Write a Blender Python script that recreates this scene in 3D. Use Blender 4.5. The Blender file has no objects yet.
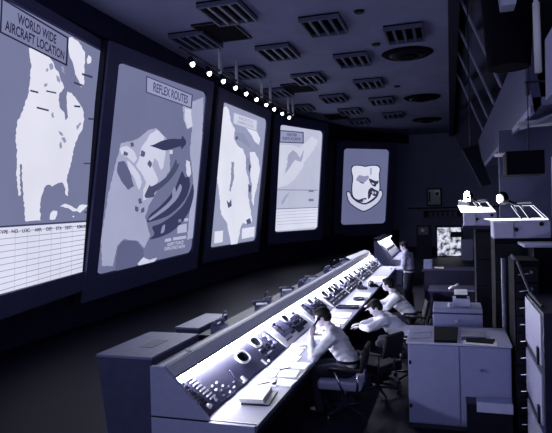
import bpy, bmesh, math, random
from mathutils import Vector, Matrix
random.seed(7)
COL = bpy.context.scene.collection
PI = math.pi

# ------------------------------------------------------------------ camera model
F, HC, CX, CY = 560.0, 2.6, 276.0, 216.5
VP, ROLL = (450.0, 206.0), 0.025
yv = Vector((VP[0]-CX, VP[1]-CY, F)).normalized()
hv = Vector((1, -ROLL, 0))
nv = yv.cross(hv)
if nv.y < 0: nv = -nv
nv.normalize(); upv = -nv
xv = yv.cross(upv).normalized()
if xv.x < 0: xv = -xv
CAM = Vector((0, 0, HC))
def ray(px, py):
    c = Vector((px-CX, py-CY, F))
    return Vector((xv.dot(c), yv.dot(c), upv.dot(c)))
def onz(px, py, z):
    r = ray(px, py); return CAM + r*((z-HC)/r.z)
def onplane(px, py, p0, n):
    r = ray(px, py); return CAM + r*((p0-CAM).dot(n)/r.dot(n))
cam_d = bpy.data.cameras.new('camera'); cam = bpy.data.objects.new('camera', cam_d); COL.objects.link(cam)
cam_d.sensor_width = 36; cam_d.lens = F/552*36; cam_d.sensor_fit = 'HORIZONTAL'; cam_d.clip_end = 200
cx_ = Vector((xv.x, yv.x, upv.x)); cy_ = -Vector((xv.y, yv.y, upv.y)); cz_ = -Vector((xv.z, yv.z, upv.z))
mw = Matrix.Identity(4)
for i in range(3):
    mw[i][0] = cx_[i]; mw[i][1] = cy_[i]; mw[i][2] = cz_[i]; mw[i][3] = CAM[i]
cam.matrix_world = mw
bpy.context.scene.camera = cam

# ------------------------------------------------------------------ materials
def lin(v):
    v /= 255.0
    return v/12.92 if v <= .04045 else ((v+.055)/1.055)**2.4
MATS = {}
def mat(name, rgb, rough=.6, metal=0.0, var=.12, scale=9.0, bump=0.0):
    if name in MATS: return MATS[name]
    m = bpy.data.materials.new(name); m.use_nodes = True
    nt = m.node_tree; b = nt.nodes['Principled BSDF']
    c = [lin(x) for x in rgb]
    tc = nt.nodes.new('ShaderNodeTexCoord'); n = nt.nodes.new('ShaderNodeTexNoise')
    n.inputs['Scale'].default_value = scale; n.inputs['Detail'].default_value = 4
    nt.links.new(tc.outputs['Object'], n.inputs['Vector'])
    r = nt.nodes.new('ShaderNodeValToRGB')
    r.color_ramp.elements[0].color = [x*(1-var) for x in c]+[1]; r.color_ramp.elements[1].color = [min(1, x*(1+var)) for x in c]+[1]
    r.color_ramp.elements[0].position = .3; r.color_ramp.elements[1].position = .7
    nt.links.new(n.outputs['Fac'], r.inputs['Fac']); nt.links.new(r.outputs['Color'], b.inputs['Base Color'])
    b.inputs['Roughness'].default_value = rough; b.inputs['Metallic'].default_value = metal
    if bump:
        bp = nt.nodes.new('ShaderNodeBump'); bp.inputs['Strength'].default_value = bump
        nt.links.new(n.outputs['Fac'], bp.inputs['Height']); nt.links.new(bp.outputs['Normal'], b.inputs['Normal'])
    MATS[name] = m; return m
def glow(name, rgb, strength=1.0, var=.05, scale=.7):
    if name in MATS: return MATS[name]
    m = bpy.data.materials.new(name); m.use_nodes = True
    nt = m.node_tree; nt.nodes.clear()
    o = nt.nodes.new('ShaderNodeOutputMaterial'); e = nt.nodes.new('ShaderNodeEmission')
    tc = nt.nodes.new('ShaderNodeTexCoord'); n = nt.nodes.new('ShaderNodeTexNoise'); n.inputs['Scale'].default_value = scale
    r = nt.nodes.new('ShaderNodeValToRGB'); c = [lin(x) for x in rgb]
    r.color_ramp.elements[0].color = [x*(1-var) for x in c]+[1]; r.color_ramp.elements[1].color = [x*(1+var) for x in c]+[1]
    r.color_ramp.elements[0].position = .3; r.color_ramp.elements[1].position = .7
    nt.links.new(tc.outputs['Object'], n.inputs['Vector']); nt.links.new(n.outputs['Fac'], r.inputs['Fac'])
    nt.links.new(r.outputs['Color'], e.inputs['Color']); e.inputs['Strength'].default_value = strength
    nt.links.new(e.outputs[0], o.inputs[0]); MATS[name] = m; return m

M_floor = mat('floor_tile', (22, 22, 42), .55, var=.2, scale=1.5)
M_ceil = mat('ceiling_plaster', (150, 152, 190), .85, var=.1, scale=.8)
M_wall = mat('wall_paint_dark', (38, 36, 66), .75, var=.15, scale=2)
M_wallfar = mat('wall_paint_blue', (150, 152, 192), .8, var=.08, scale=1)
M_matte = mat('matte_black', (13, 12, 26), .95)
M_matte.node_tree.nodes['Principled BSDF'].inputs['Specular IOR Level'].default_value = .1
M_frame = mat('screen_frame_paint', (84, 86, 128), .55, var=.08)
M_grey = mat('console_paint', (150, 152, 190), .45, var=.05, scale=14)
M_hood = mat('console_hood_paint', (205, 206, 228), .4, var=.06, scale=14)
M_cab = mat('cabinet_paint', (118, 122, 166), .5, var=.05, scale=8)
M_seam = mat('seam_dark', (22, 22, 40), .7)
M_black = mat('black_enamel', (16, 16, 30), .4)
M_dark = mat('dark_metal', (34, 34, 58), .45, var=.15)
M_mid = mat('mid_grey_metal', (90, 92, 125), .45)
M_chrome = mat('chrome', (205, 205, 220), .22, 1.0, var=.03)
M_paper = mat('paper_white', (228, 228, 236), .8, var=.03)
M_desk = mat('desk_laminate', (118, 118, 146), .5, var=.04)
M_panel_d = mat('instrument_panel_dark', (60, 60, 90), .4, var=.1)
M_panel_w = mat('instrument_panel_light', (196, 196, 216), .5, var=.06)
M_key = mat('pushbutton_white', (225, 225, 235), .5, var=.03)
M_skin = mat('skin', (176, 168, 186), .6, var=.05, scale=20)
M_shirt = mat('shirt_white', (196, 198, 218), .85, var=.06, scale=18, bump=.5)
M_shirt2 = mat('shirt_grey', (150, 152, 184), .85, var=.06, scale=18, bump=.4)
M_trouser = mat('trousers_dark', (34, 34, 52), .85, bump=.3)
M_hair = mat('hair_dark', (16, 15, 24), .6, var=.4, scale=60, bump=.6)
M_vinyl = mat('chair_vinyl_grey', (150, 152, 190), .5, var=.06)
M_vinyl_b = mat('chair_vinyl_black', (14, 14, 26), .8, var=.1)
M_blk_rub = mat('rubber', (14, 14, 20), .8)
M_glass = mat('gallery_glass', (12, 12, 26), .12, var=.05)
M_gloss = mat('ledge_panel', (165, 167, 200), .25, var=.1, scale=3)
M_pale = mat('pale_enamel', (160, 162, 198), .4, var=.05)

for m_ in (M_floor, M_black, M_dark, M_wall, M_hair, M_vinyl_b, M_trouser): m_.node_tree.nodes['Principled BSDF'].inputs['Specular IOR Level'].default_value = .15
# ------------------------------------------------------------------ mesh helpers
def BM(): return bmesh.new()
def box(bm, x0, x1, y0, y1, z0, z1):
    vs = [bm.verts.new((x, y, z)) for x in (x0, x1) for y in (y0, y1) for z in (z0, z1)]
    for f in ((0,1,3,2),(4,6,7,5),(0,4,5,1),(2,3,7,6),(0,2,6,4),(1,5,7,3)): bm.faces.new([vs[i] for i in f])
    return bm
def prism(bm, prof, y0, y1):          # prof: (x,z) polygon extruded along y
    a = [bm.verts.new((x, y0, z)) for x, z in prof]; b = [bm.verts.new((x, y1, z)) for x, z in prof]
    bm.faces.new(a); bm.faces.new(b[::-1]); n = len(prof)
    for i in range(n): bm.faces.new((a[i], b[i], b[(i+1) % n], a[(i+1) % n]))
    return bm
def hexa(bm, lo, hi):                 # lo, hi: 4 points each
    a = [bm.verts.new(p) for p in lo]; b = [bm.verts.new(p) for p in hi]; n = len(a)
    bm.faces.new(a[::-1]); bm.faces.new(b)
    for i in range(n): bm.faces.new((a[i], a[(i+1) % n], b[(i+1) % n], b[i]))
    return bm
def frame_of(d):
    d = d.normalized(); t = Vector((0, 0, 1)) if abs(d.z) < .9 else Vector((1, 0, 0))
    u = d.cross(t).normalized(); return u, d.cross(u)
def cyl(bm, a, b, r0, r1=None, n=12):
    a, b = Vector(a), Vector(b); r1 = r0 if r1 is None else r1
    u, v = frame_of(b-a)
    A = [bm.verts.new(a+(u*math.cos(2*PI*i/n)+v*math.sin(2*PI*i/n))*r0) for i in range(n)]
    B = [bm.verts.new(b+(u*math.cos(2*PI*i/n)+v*math.sin(2*PI*i/n))*r1) for i in range(n)]
    bm.faces.new(A[::-1]); bm.faces.new(B)
    for i in range(n): bm.faces.new((A[i], A[(i+1) % n], B[(i+1) % n], B[i]))
    return bm
def ball(bm, c, r, sub=2):
    r = Vector((r, r, r)) if not hasattr(r, '__len__') else Vector(r)
    m = Matrix.Translation(Vector(c)) @ Matrix.Diagonal((r.x, r.y, r.z, 1))
    bmesh.ops.create_icosphere(bm, subdivisions=sub, radius=1, matrix=m); return bm
def cap(bm, a, b, ra, rb=None):
    rb = ra if rb is None else rb
    cyl(bm, a, b, ra, rb, 14); ball(bm, a, ra); ball(bm, b, rb)
def tube(bm, pts, r, n=8):
    for a, b in zip(pts, pts[1:]): cyl(bm, a, b, r, r, n)
    for p in pts[1:-1]: ball(bm, p, r, 1)
    return bm
def ring(bm, c, u, v, ru, rv, w, h, n=20, sq=2.6):   # flat rounded ring lying in plane u,v with thickness h along normal
    nrm = u.cross(v).normalized(); R = []
    for i in range(n):
        t = 2*PI*i/n; cs, sn = math.cos(t), math.sin(t)
        ex = 2/sq; x = math.copysign(abs(cs)**ex, cs); y = math.copysign(abs(sn)**ex, sn)
        o = c+u*x*ru+v*y*rv; q = c+u*x*(ru-w)+v*y*(rv-w)
        R.append([bm.verts.new(p) for p in (o, o+nrm*h, q+nrm*h, q)])
    for i in range(n):
        a, b = R[i], R[(i+1) % n]
        for k in range(4): bm.faces.new((a[k], b[k], b[(k+1) % 4], a[(k+1) % 4]))
def disc(bm, c, u, v, ru, rv, h, n=20, sq=2.6):
    nrm = u.cross(v).normalized(); A = []
    for i in range(n):
        t = 2*PI*i/n; cs, sn = math.cos(t), math.sin(t); ex = 2/sq
        A.append(c+u*math.copysign(abs(cs)**ex, cs)*ru+v*math.copysign(abs(sn)**ex, sn)*rv)
    hexa(bm, A, [p+nrm*h for p in A])
def finish(bm, name, m, smooth):
    bmesh.ops.recalc_face_normals(bm, faces=bm.faces)
    me = bpy.data.meshes.new(name); bm.to_mesh(me); bm.free(); me.materials.append(m)
    if smooth: me.polygons.foreach_set('use_smooth', [True]*len(me.polygons))
    return me
def wloc(o):
    v = Vector((0, 0, 0))
    while o: v += o.location; o = o.parent
    return v
def ob(name, bm, m, parent=None, local=False, bevel=0, smooth=False):
    """bm in world coordinates (or in the parent's own frame when local)"""
    if not local:
        if parent: off = wloc(parent)
        else:
            cs = [v.co for v in bm.verts]; mn = [min(c[i] for c in cs) for i in range(3)]; mx = [max(c[i] for c in cs) for i in range(3)]
            off = Vector(((mn[0]+mx[0])/2, (mn[1]+mx[1])/2, mn[2]))
        bmesh.ops.translate(bm, verts=bm.verts, vec=-off)
    o = bpy.data.objects.new(name, finish(bm, name, m, smooth)); COL.objects.link(o)
    if parent: o.parent = parent
    elif not local: o.location = off
    if bevel:
        b = o.modifiers.new('bevel', 'BEVEL'); b.width = bevel; b.segments = 2; b.limit_method = 'ANGLE'
    return o
def tag(o, label=None, cat=None, group=None, kind=None):
    if label: o['label'] = label
    if cat: o['category'] = cat
    if group: o['group'] = group
    if kind: o['kind'] = kind
    return o
def root(name, loc, label, cat, group=None, rz=0):
    o = bpy.data.objects.new(name, None); COL.objects.link(o); o.location = loc; o.rotation_euler[2] = rz
    o.empty_display_size = .1
    return tag(o, label, cat, group)
def copy_tree(o, parent=None):
    c = o.copy(); COL.objects.link(c); c.parent = parent
    for ch in list(o.children): copy_tree(ch, c)
    return c
def struct(name, bm, m, parent=None):
    o = ob(name, bm, m, parent); o['kind'] = 'structure'; return o

# ------------------------------------------------------------------ room shell
CZ = 7.3
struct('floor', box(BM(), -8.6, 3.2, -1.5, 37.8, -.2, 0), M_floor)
struct('ceiling', box(BM(), -8.6, 3.2, -1.5, 37.8, CZ, CZ+.2), M_ceil)
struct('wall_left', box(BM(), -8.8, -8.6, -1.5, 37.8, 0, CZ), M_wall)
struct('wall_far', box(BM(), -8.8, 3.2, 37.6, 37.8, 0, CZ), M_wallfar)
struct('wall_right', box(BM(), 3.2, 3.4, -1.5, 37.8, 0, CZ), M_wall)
struct('trim_1', box(BM(), -2.6, 3.2, 37.5, 37.6, 2.45, 2.55), M_dark)
# ------------------------------------------------------------------ big screens
def obliq(X, Y, zb, a, w, h, t):
    u = Vector((math.cos(a), math.sin(a), 0)); n = Vector((u.y, -u.x, 0))
    v = Vector((0, 0, 1))*math.cos(t)+n*math.sin(t); bl = Vector((X, Y, zb))
    return [bl+v*h, bl+u*w+v*h, bl+u*w, bl]
def quad3(pts, hgt):
    """true 3-D rectangle seen at the four picture corners (the two sides are parallel and equal)"""
    r = [ray(*p) for p in pts]
    # k0 r0 - k1 r1 + k2 r2 - k3 r3 = 0, k0 = 1
    A = Matrix((r[1], -r[2], r[3])).transposed(); k = A.inverted() @ r[0]
    P = [r[0], r[1]*k[0], r[2]*k[1], r[3]*k[2]]; L = (P[0]-P[3]).length
    return [CAM+p*hgt/L for p in P]
SCR = {
 1: quad3([(-18,-13),(105,53.5),(92,268),(-40,305)], 5.15),
 2: quad3([(118,62),(206,93),(191,252),(96,275)], 5.15),
 3: obliq(-8.05, 18.0, 1.36, 1.53, 4.25, 5.07, .128),
 4: obliq(-7.756, 24.66, 1.6, 1.176, 3.33, 4.92, .10),
 5: obliq(-6.18, 32.75, 1.65, .70, 3.08, 4.48, .131)}
class Scr:
    def __init__(s, k):
        s.P = SCR[k]; s.bl = s.P[3]; s.u = s.P[2]-s.P[3]; s.v = s.P[0]-s.P[3]
        s.w, s.h = s.u.length, s.v.length; s.U, s.V = s.u.normalized(), s.v.normalized(); s.N = s.U.cross(s.V).normalized()
        if s.N.dot(CAM-s.bl) < 0: s.N = -s.N
    def at(s, px, py, lift=0):
        return onplane(px, py, s.bl, s.N) + s.N*lift
    def poly(s, bm, pts, lift, th=.004):
        lo = [s.at(x, y, lift) for x, y in pts]; hi = [p+s.N*th for p in lo]
        a = [bm.verts.new(p) for p in lo]; b = [bm.verts.new(p) for p in hi]; n = len(a)
        bm.faces.new(b)
        for i in range(n): bm.faces.new((a[i], a[(i+1) % n], b[(i+1) % n], b[i]))
    def loc(s, a, b, lift=0):   # metres from bottom left in the screen plane
        return s.bl+s.U*a+s.V*b+s.N*lift
    def rect(s, bm, a0, a1, b0, b1, l0, l1):
        lo = [s.loc(a, b, l0) for a, b in ((a0,b0),(a1,b0),(a1,b1),(a0,b1))]
        hexa(bm, lo, [p+s.N*(l1-l0) for p in lo])
def rounded(s, bm, rad, l0, l1, n=6):
    pts = []
    for cx, cy, a0 in ((s.w-rad, rad, -PI/2), (s.w-rad, s.h-rad, 0), (rad, s.h-rad, PI/2), (rad, rad, PI)):
        for i in range(n+1):
            t = a0+PI/2*i/n; pts.append(s.loc(cx+rad*math.cos(t), cy+rad*math.sin(t)))
    lo = [p+s.N*l0 for p in pts]; hexa(bm, lo, [p+s.N*(l1-l0) for p in lo])
def add_text(s, txt, quad, name, m, parent, lift=.012, fill=(.08,.92,.14,.86), align=0):
    cu = bpy.data.curves.new(name, 'FONT'); cu.body = txt; cu.size = 1; cu.space_line = .95; cu.align_x = 'CENTER'; cu.offset = .022
    t = bpy.data.objects.new(name, cu); COL.objects.link(t)
    dg = bpy.context.evaluated_depsgraph_get(); me = bpy.data.meshes.new_from_object(t.evaluated_get(dg))
    bpy.data.objects.remove(t)
    xs = [v.co.x for v in me.vertices]; ys = [v.co.y for v in me.vertices]
    x0, x1, y0, y1 = min(xs), max(xs), min(ys), max(ys)
    q = [s.at(x, y, lift) for x, y in quad]   # TL TR BR BL
    off = wloc(parent)
    for v in me.vertices:
        a = fill[0]+(v.co.x-x0)/(x1-x0)*(fill[1]-fill[0]); b = fill[2]+(v.co.y-y0)/(y1-y0)*(fill[3]-fill[2])
        p = q[3].lerp(q[2], a).lerp(q[0].lerp(q[1], a), b); v.co = p-off
    me.materials.clear(); me.materials.append(m); me.name = name
    o = bpy.data.objects.new(name, me); COL.objects.link(o); o.parent = parent; return o
def sign(s, quad, txt, rootob, m_bg, m_ink, border=1.2, **kw):
    bm = BM(); s.poly(bm, quad, .004, .004); o = ob('title_box', bm, m_bg, rootob)
    bm = BM()
    for i in range(4):
        a, b = Vector(quad[i]), Vector(quad[(i+1) % 4]); d = (b-a).normalized(); n = Vector((-d.y, d.x))*border/2; d = d*border/2
        s.poly(bm, [tuple(a-d-n), tuple(b+d-n), tuple(b+d+n), tuple(a-d+n)], .008, .003)
    ob('title_border', bm, m_ink, o)
    add_text(s, txt, quad, 'title_lettering', m_ink, o, **kw)
    return o
G_ink = glow('ink_dark', (38, 38, 66))
labels = {1: 'leftmost and largest wall screen showing world wide aircraft location map above a lined table',
 2: 'wall screen second from the left with dark curved arrows across a map',
 3: 'narrow wall screen in the middle showing a very bright north american map',
 4: 'pale wall screen left of the shield screen with faint map above a table',
 5: 'grey wall screen at the far end showing a white shield emblem'}
base = {1: (118,122,156), 2: (112,116,150), 3: (150,155,186), 4: (186,190,214), 5: (102,106,142)}
land = {1: (226,226,242), 2: (205,208,230), 3: (224,226,242), 4: (206,208,228), 5: (214,216,236)}
frames = {1: (.55,.25,.5), 2: (.5,.42,.62), 3: (.5,.42,.55), 4: (.5,.45,.6), 5: (.55,.42,.75)}
S, SR = {}, {}
for k in range(1, 6):
    s = S[k] = Scr(k); r = SR[k] = root('projection_screen', s.loc(s.w/2, 0), labels[k], 'screen', 'wall screens along the left wall')
    fw, ft, fb = frames[k]
    bm = BM()
    s.rect(bm, -fw, s.w+fw, -fb, s.h+ft, -.16, -.02); ob('screen_housing', bm, M_seam, r)
    bm = BM()
    for a in ((-fw+.06, -.02, -fb+.05, s.h+ft), (s.w+.02, s.w+fw-.06, -fb+.05, s.h+ft), (-.02, s.w+.02, -fb+.05, -.02), (-.02, s.w+.02, s.h+.02, s.h+ft)):
        s.rect(bm, *a, -.02, .05)
    ob('screen_frame', bm, M_frame, r)
    bm = BM(); rounded(s, bm, .22, -.02, 0); ob('screen_surface', bm, glow('screen_glow_%d' % k, base[k]), r)
def chaikin(p, k=.2):
    out = []
    for i in range(len(p)):
        a, b = p[i], p[(i+1) % len(p)]
        out += [(a[0]+(b[0]-a[0])*k, a[1]+(b[1]-a[1])*k), (a[0]+(b[0]-a[0])*(1-k), a[1]+(b[1]-a[1])*(1-k))]
    return out
RC = random.Random(5)
def rough(p, amp):
    out = []
    for i in range(len(p)):
        a, b = Vector(p[i]), Vector(p[(i+1) % len(p)]); L = (b-a).length; n = max(1, int(L/2.2)); d = b-a; nn = Vector((-d.y, d.x)).normalized() if L > 0 else Vector((0, 0))
        out.append(tuple(a))
        for j in range(1, n): out.append(tuple(a+d*(j/n)+nn*RC.uniform(-amp, amp)))
    return out
def layer(k, name, polys, rgb, lift=.001, th=.002, key=None):
    s = S[k]; m = glow(key or '%s_%d' % (name, k), rgb)
    if 'lines' in name:
        bm = BM()
        for p in polys: s.poly(bm, p, lift, th)
        return ob(name, bm, m, SR[k])
    for p in polys:
        if 'land' in name or 'lake' in name or 'ocean' in name or 'coast' in name: p = rough(p, .45 if k != 1 else .6)
        elif 'arrow' in name or 'band' in name or 'emblem' in name: p = chaikin(p)
        bm = BM(); s.poly(bm, p, lift, th); o = ob(name, bm, m, SR[k])
    return o
def dash(cx, cy, L, sl, th=1.1):
    return [(cx-L/2, cy-sl*L/2-th/2), (cx+L/2, cy+sl*L/2-th/2), (cx+L/2, cy+sl*L/2+th/2), (cx-L/2, cy-sl*L/2+th/2)]
# screen 1
layer(1, 'map_landmass', [
 [(28.9,48),(31.2,64),(30,80),(27.7,96),(22,112),(17,122),(15.5,142),(17.3,150),(16,173),(18.5,196),(20.8,195),(19.8,180),(20,164),(21.5,164),(23,191.6),(25.4,221.4),
  (40.4,220.6),(39.8,205),(41.5,196),(44,188),(46.5,185),(49.7,184.6),(52,186.5),(54.3,185),(58,183),(62.4,182.3),(64.6,187),(65.8,195),(68,196),(68.3,190),(66.8,182),(67,175.4),(69.5,168),(71.6,161.5),(73.4,150),(75,143),(78,136),(82,130),(84.3,119),(82.8,110),(79.7,104),(75,97),(71.6,93),(67.4,91.6),(66.6,100),(68,117),(65.5,120.5),(64,112),(59.8,108),(58.4,100),(59.5,93),(64,88),(62.6,83),(60,78),(58.5,72),(55.4,69),(53,62),(49,57),(44,50)],
 [(66.8,38),(72,37),(78,41),(81.5,46),(85,52),(84.8,60),(84.4,72),(84,84),(81,87.5),(78.4,80),(75,74),(73.6,66),(71.6,60),(69,53)],
 [(88.5,55),(91,57),(90.6,63),(87.4,64),(86.6,60)],
 [(49.7,219.5),(50.5,213),(53,210.5),(57,211),(56.4,216),(55,219.3)],
 [(60,206.5),(65,203.6),(69,205),(74,208),(77,209),(80,205),(86,205),(89,204.5),(85,208),(80,213),(77,211),(73,211.5),(68,208)],
 [(72,216.4),(74,215.6),(74,217.6)]], land[1])
layer(1, 'map_lakes', [
 [(49,64),(52,63),(53,69),(50,70)], [(56,75),(59,77),(60,83),(57,81)], [(46,69),(48,68),(48,71),(46,72)], [(44,84),(47,83),(47,86),(44,87)], [(61,66),(63,66),(65,74),(62,72)],
 [(58,131),(61,132),(63,136),(60,135)], [(61,138),(64,137),(66,142),(64,143)], [(59,145),(61,141),(62,147),(60,149)], [(76,126),(80,122),(81,124),(77,130)], [(51,114),(53,112),(54,117),(52,118)]], (150,152,182), .0035)
layer(1, 'map_place_names', [dash(34,91.5,8,.25,1.8), dash(51,92,10,.2,1.5), dash(42.5,109,12,.25,1.8), dash(78,84,8.5,.35,2), dash(87,75.6,10.5,.3,2.2), dash(77,106.4,6,.1,1.8), dash(91.5,119,7,.1,1.8), dash(87.5,163.5,8,.02,1.4), dash(87,212.2,6,0,1.4)], (62,64,98), .0045, key='ink_mid')
r1 = layer(1, 'table_background', [[(-34,229.3),(90.9,221.3),(90,258),(88.5,264),(84.5,271),(-34,303.5)]], (220,221,240), .001)
lines = [dash(31, 224.8, 126, -.066, 1.8)]
for i in range(10):
    t = (i+.9)/10.4; ya = 229+(304-229)*t; yb = 221+(268-221)*t
    xr = 90.6-1.4*t if i < 8 else 88.5-(i-7)*1.5
    lines.append([(-33, ya-.3), (xr, yb-.3), (xr, yb+.35), (-33, ya+.35)])
layer(1, 'table_lines', lines[:1], (60,62,96), .0035, key='ink_mid')
layer(1, 'table_row_lines', lines[1:], (140,142,176), .0035)
layer(1, 'table_column_lines', [[(x, 227-.066*x+3), (x+.5, 227-.066*x+3), (x-.5, y), (x-1, y)] for x, y in ((15,291),(27,287.5),(39,284),(51,281),(60.5,278),(72,274.5))], (190,192,218), .003)
add_text(S[1], 'TYPE   NO.   LOC.    ARR.    DEP.    ETA    DEST.      REMARKS', [(-2,228.2),(90,222.5),(90,230),(-2,237)], 'table_heading', G_ink, r1, lift=.006, fill=(0,.97,.3,.75))
sign(S[1], [(1.5,-1.5),(67.5,38),(66,65),(0,32)], 'WORLD WIDE\nAIRCRAFT LOCATION', SR[1], glow('title_1', (122,126,160)), G_ink, 1.6, fill=(.05,.95,.12,.86))
# screen 2
layer(2, 'map_ocean_tone', [[(121,143),(132,141),(140,137),(147,131),(156,128),(166,138),(170,150),(170,170),(158,190),(150,203),(145,216),(150,236),(144,248),(138,241),(124,239),(117,246),(113,266),(102,266),(101,240),(108,195)],
  [(183,106),(203.5,97),(202,140),(198,190),(193,238),(187,240),(193,180),(190,150),(192,127),(187,129),(183.5,120)]], (164,168,198), .001)
layer(2, 'map_landmass', [[(142,146),(147,140),(150,134),(157,129.5),(164,137),(165.5,150),(163,168),(161,170),(158,162),(154,158),(152,166),(158,180),(154,190),(149,197),(143,201),(143,190),(146,182),(141,172),(136,166),(139,158)],
  [(120,148),(127,146),(133,150),(137,158),(134,163),(127,157),(121,154)], [(185,108),(191,109.5),(192.5,126),(187.5,129),(184.5,120)], [(170,150),(172.5,150),(172.5,154),(169.5,154)],
  [(127,160),(132,165),(138,172),(142,182),(139,190),(135,180),(129,170)], [(137,262),(143,257),(150,260),(157,257.5),(155,261),(146,264),(139,266)], [(186,160),(190,162),(191,174),(188,179),(186,172)]], land[2], .0015)
layer(2, 'map_islands', [[(130,143),(133,142),(134,146),(131,147)], [(141,150),(145,152),(144,157),(140,156)], [(149,160),(152,163),(150,168),(147,164)], [(138,199),(141,198),(142,203),(139,204)], [(135,206),(138,207),(138,212),(135,211)], [(141,209),(144,207),(144,212),(141,213)], [(124,151),(128,153),(127,156),(123,155)]], (88,92,126), .0045)
layer(2, 'map_dark_land', [[(115,268),(117.5,247),(124,240.5),(136,241),(143,249),(144,256),(139,262),(136,266),(134,270),(118,273.5)], [(118,162),(124,161),(130,172),(134,186),(128,190),(121,181),(117,172)]], (94,98,132), .003)  # darker grey land areas of the projected map
layer(2, 'route_arrow', [[(149,145.5),(155,147.5),(165,151),(176,147.5),(181,146),(181,150),(187,142.5),(182,135),(181.5,139.2),(172,138.5),(162,140.5),(153,145)]], (58,60,94), .005, key='arrow_dark')
layer(2, 'route_arrow', [[(143,198.5),(155,197),(153.5,193),(161,188),(170,180),(177,170),(180,162),(177,165),(176,158),(173,166),(168,175),(160,182),(150.5,187),(149.5,184)]], (76,80,112), .005)
layer(2, 'route_arrow', [[(146,223),(149,215),(158,208),(168,198),(175,188),(179,178),(182,170),(185,178),(189,176),(190,186),(186,198),(178,208),(168,216),(157,220)]], (60,62,96), .006, key='arrow_dark')
layer(2, 'route_arrow', [[(148.5,240),(155,234),(151,226.5),(160,224),(172,216),(183,206),(190,192),(193,182),(194,194),(190,210),(181,224),(170,233),(159,237.5)]], (60,62,96), .005, key='arrow_dark')
layer(2, 'route_band', [[(148,219),(156,213),(168,203),(176,192),(180,183),(182,188),(177,199),(167,209),(156,216.5),(149,221)], [(162,226),(165,224),(164,232),(160,234)], [(172,190),(175,186),(176,196),(172,199)]], (142,146,178), .009)
layer(2, 'legend_box', [[(177.5,225.5),(186.5,223.5),(186.5,232),(177,233.5)], [(178,219.5),(181,219),(181,222),(178,222.5)], [(184,218.5),(188,218),(188,221),(184,221.5)], [(165,239),(171,238),(171,241),(164.5,242)], [(173,237.5),(186,235.5),(186,238.5),(173,240.5)]], (176,180,208), .005)
lg = layer(2, 'legend_text_box', [[(164.5,243),(186,239.5),(185,248),(163.5,251)]], (112,116,150), .004)
add_text(S[2], 'ALERT FORCE\nDEPLOYED NOW', [(164.5,243),(186,239.5),(185,248),(163.5,251)], 'legend_lettering', glow('legend_ink', (190,193,218)), lg, lift=.009, fill=(.02,.98,.05,.95))
sign(S[2], [(146.5,76.5),(192,95),(191,108),(146,92)], 'REFLEX ROUTES', SR[2], glow('title_2', (150,154,188)), glow('ink_blue', (70,73,108)), 1.1, fill=(.13,.9,.2,.82))
# screen 3
layer(3, 'map_landmass', [[(223,108),(226,106),(229,110),(231,122),(235,130),(234,138),(238,146),(243,149),(246,158),(246,170),(249,182),(248,196),(251,212),(252,222),(247,224),(243,223),(241,226),(239,236),(237.5,244),(231,245.5),(229,234),(226.5,222),(221,214),(219.5,196),(217,178),(219,150)],
 [(246,128),(252,127),(257,132),(260,138),(259,145),(255,142),(252,136)], [(250,152),(255,152),(258,158),(260,168),(258,182),(255,194),(253.5,206),(251.5,200),(252,186),(250,172)]], land[3])
layer(3, 'map_lakes', [[(246,157),(250,158),(251,168),(248,170),(246,165)], [(234,132),(244,134),(248,142),(250,148),(244,144),(238,140)], [(231,162),(234,162),(233.5,180),(230.5,192),(229,190),(231,176)]], (140,144,176), .004)
layer(3, 'map_place_marks', [[(249,164),(250.5,166),(250,173),(248.5,170)], [(248,184),(251,186),(250.5,193),(248.5,191)], [(226.5,200),(229,203),(231,199),(231.5,206),(228,208)], [(246,220),(250,218),(251,223),(247,224.5)], [(236,136),(238,137),(237,140),(235,139)]], (84,88,122), .006)
layer(3, 'legend_box', [[(214.5,231.5),(223,230.5),(222.5,242),(214,243.5)], [(242,228.5),(254.5,226.5),(254,236.5),(241.5,239)]], (222,223,240), .005)
sign(S[3], [(233.5,112.5),(257,120.5),(256.5,131),(233,123.5)], 'NORTH\nAMERICA', SR[3], glow('title_3', (205,207,228)), glow('ink_faint', (165,168,198)), .8, fill=(.15,.85,.16,.84))
# screen 4
layer(4, 'map_landmass', [[(279,145),(292,145),(300,148),(305,143),(312,136),(318,140),(314,150),(307,158),(301,170),(294,180),(286,186),(277.5,188)]], land[4])
layer(4, 'map_coastline', [[(288,155),(293,150),(297,153),(300,158),(304,150),(301,162),(295,160),(288,170),(283,176),(287,166)], [(281,202),(285,196),(290,191),(287,197),(282,205)]], (160,164,192), .004)
layer(4, 'table_background', [[(275.5,209),(318,207),(317,227),(275,231)]], (218,220,238), .001)
layer(4, 'table_lines', [dash(297,190,42,.01,.8), dash(297,208.2,43,-.04,.9)], (130,134,166), .004)
layer(4, 'table_row_lines', [dash(297,211+i*3.1,40,-.06,.5) for i in range(5)], (176,178,206), .004)
layer(4, 'map_place_marks', [dash(311,191,5,0,2), dash(311,200,5,0,2.5)], (122,126,158), .005)
sign(S[4], [(280,130.5),(303,132.5),(303,143),(279.5,142)], 'WEATHER\nNORTH ATLANTIC', SR[4], glow('title_4', (146,150,184)), glow('ink_blue', (70,73,108)), 1.1, fill=(.1,.9,.2,.84))
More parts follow.
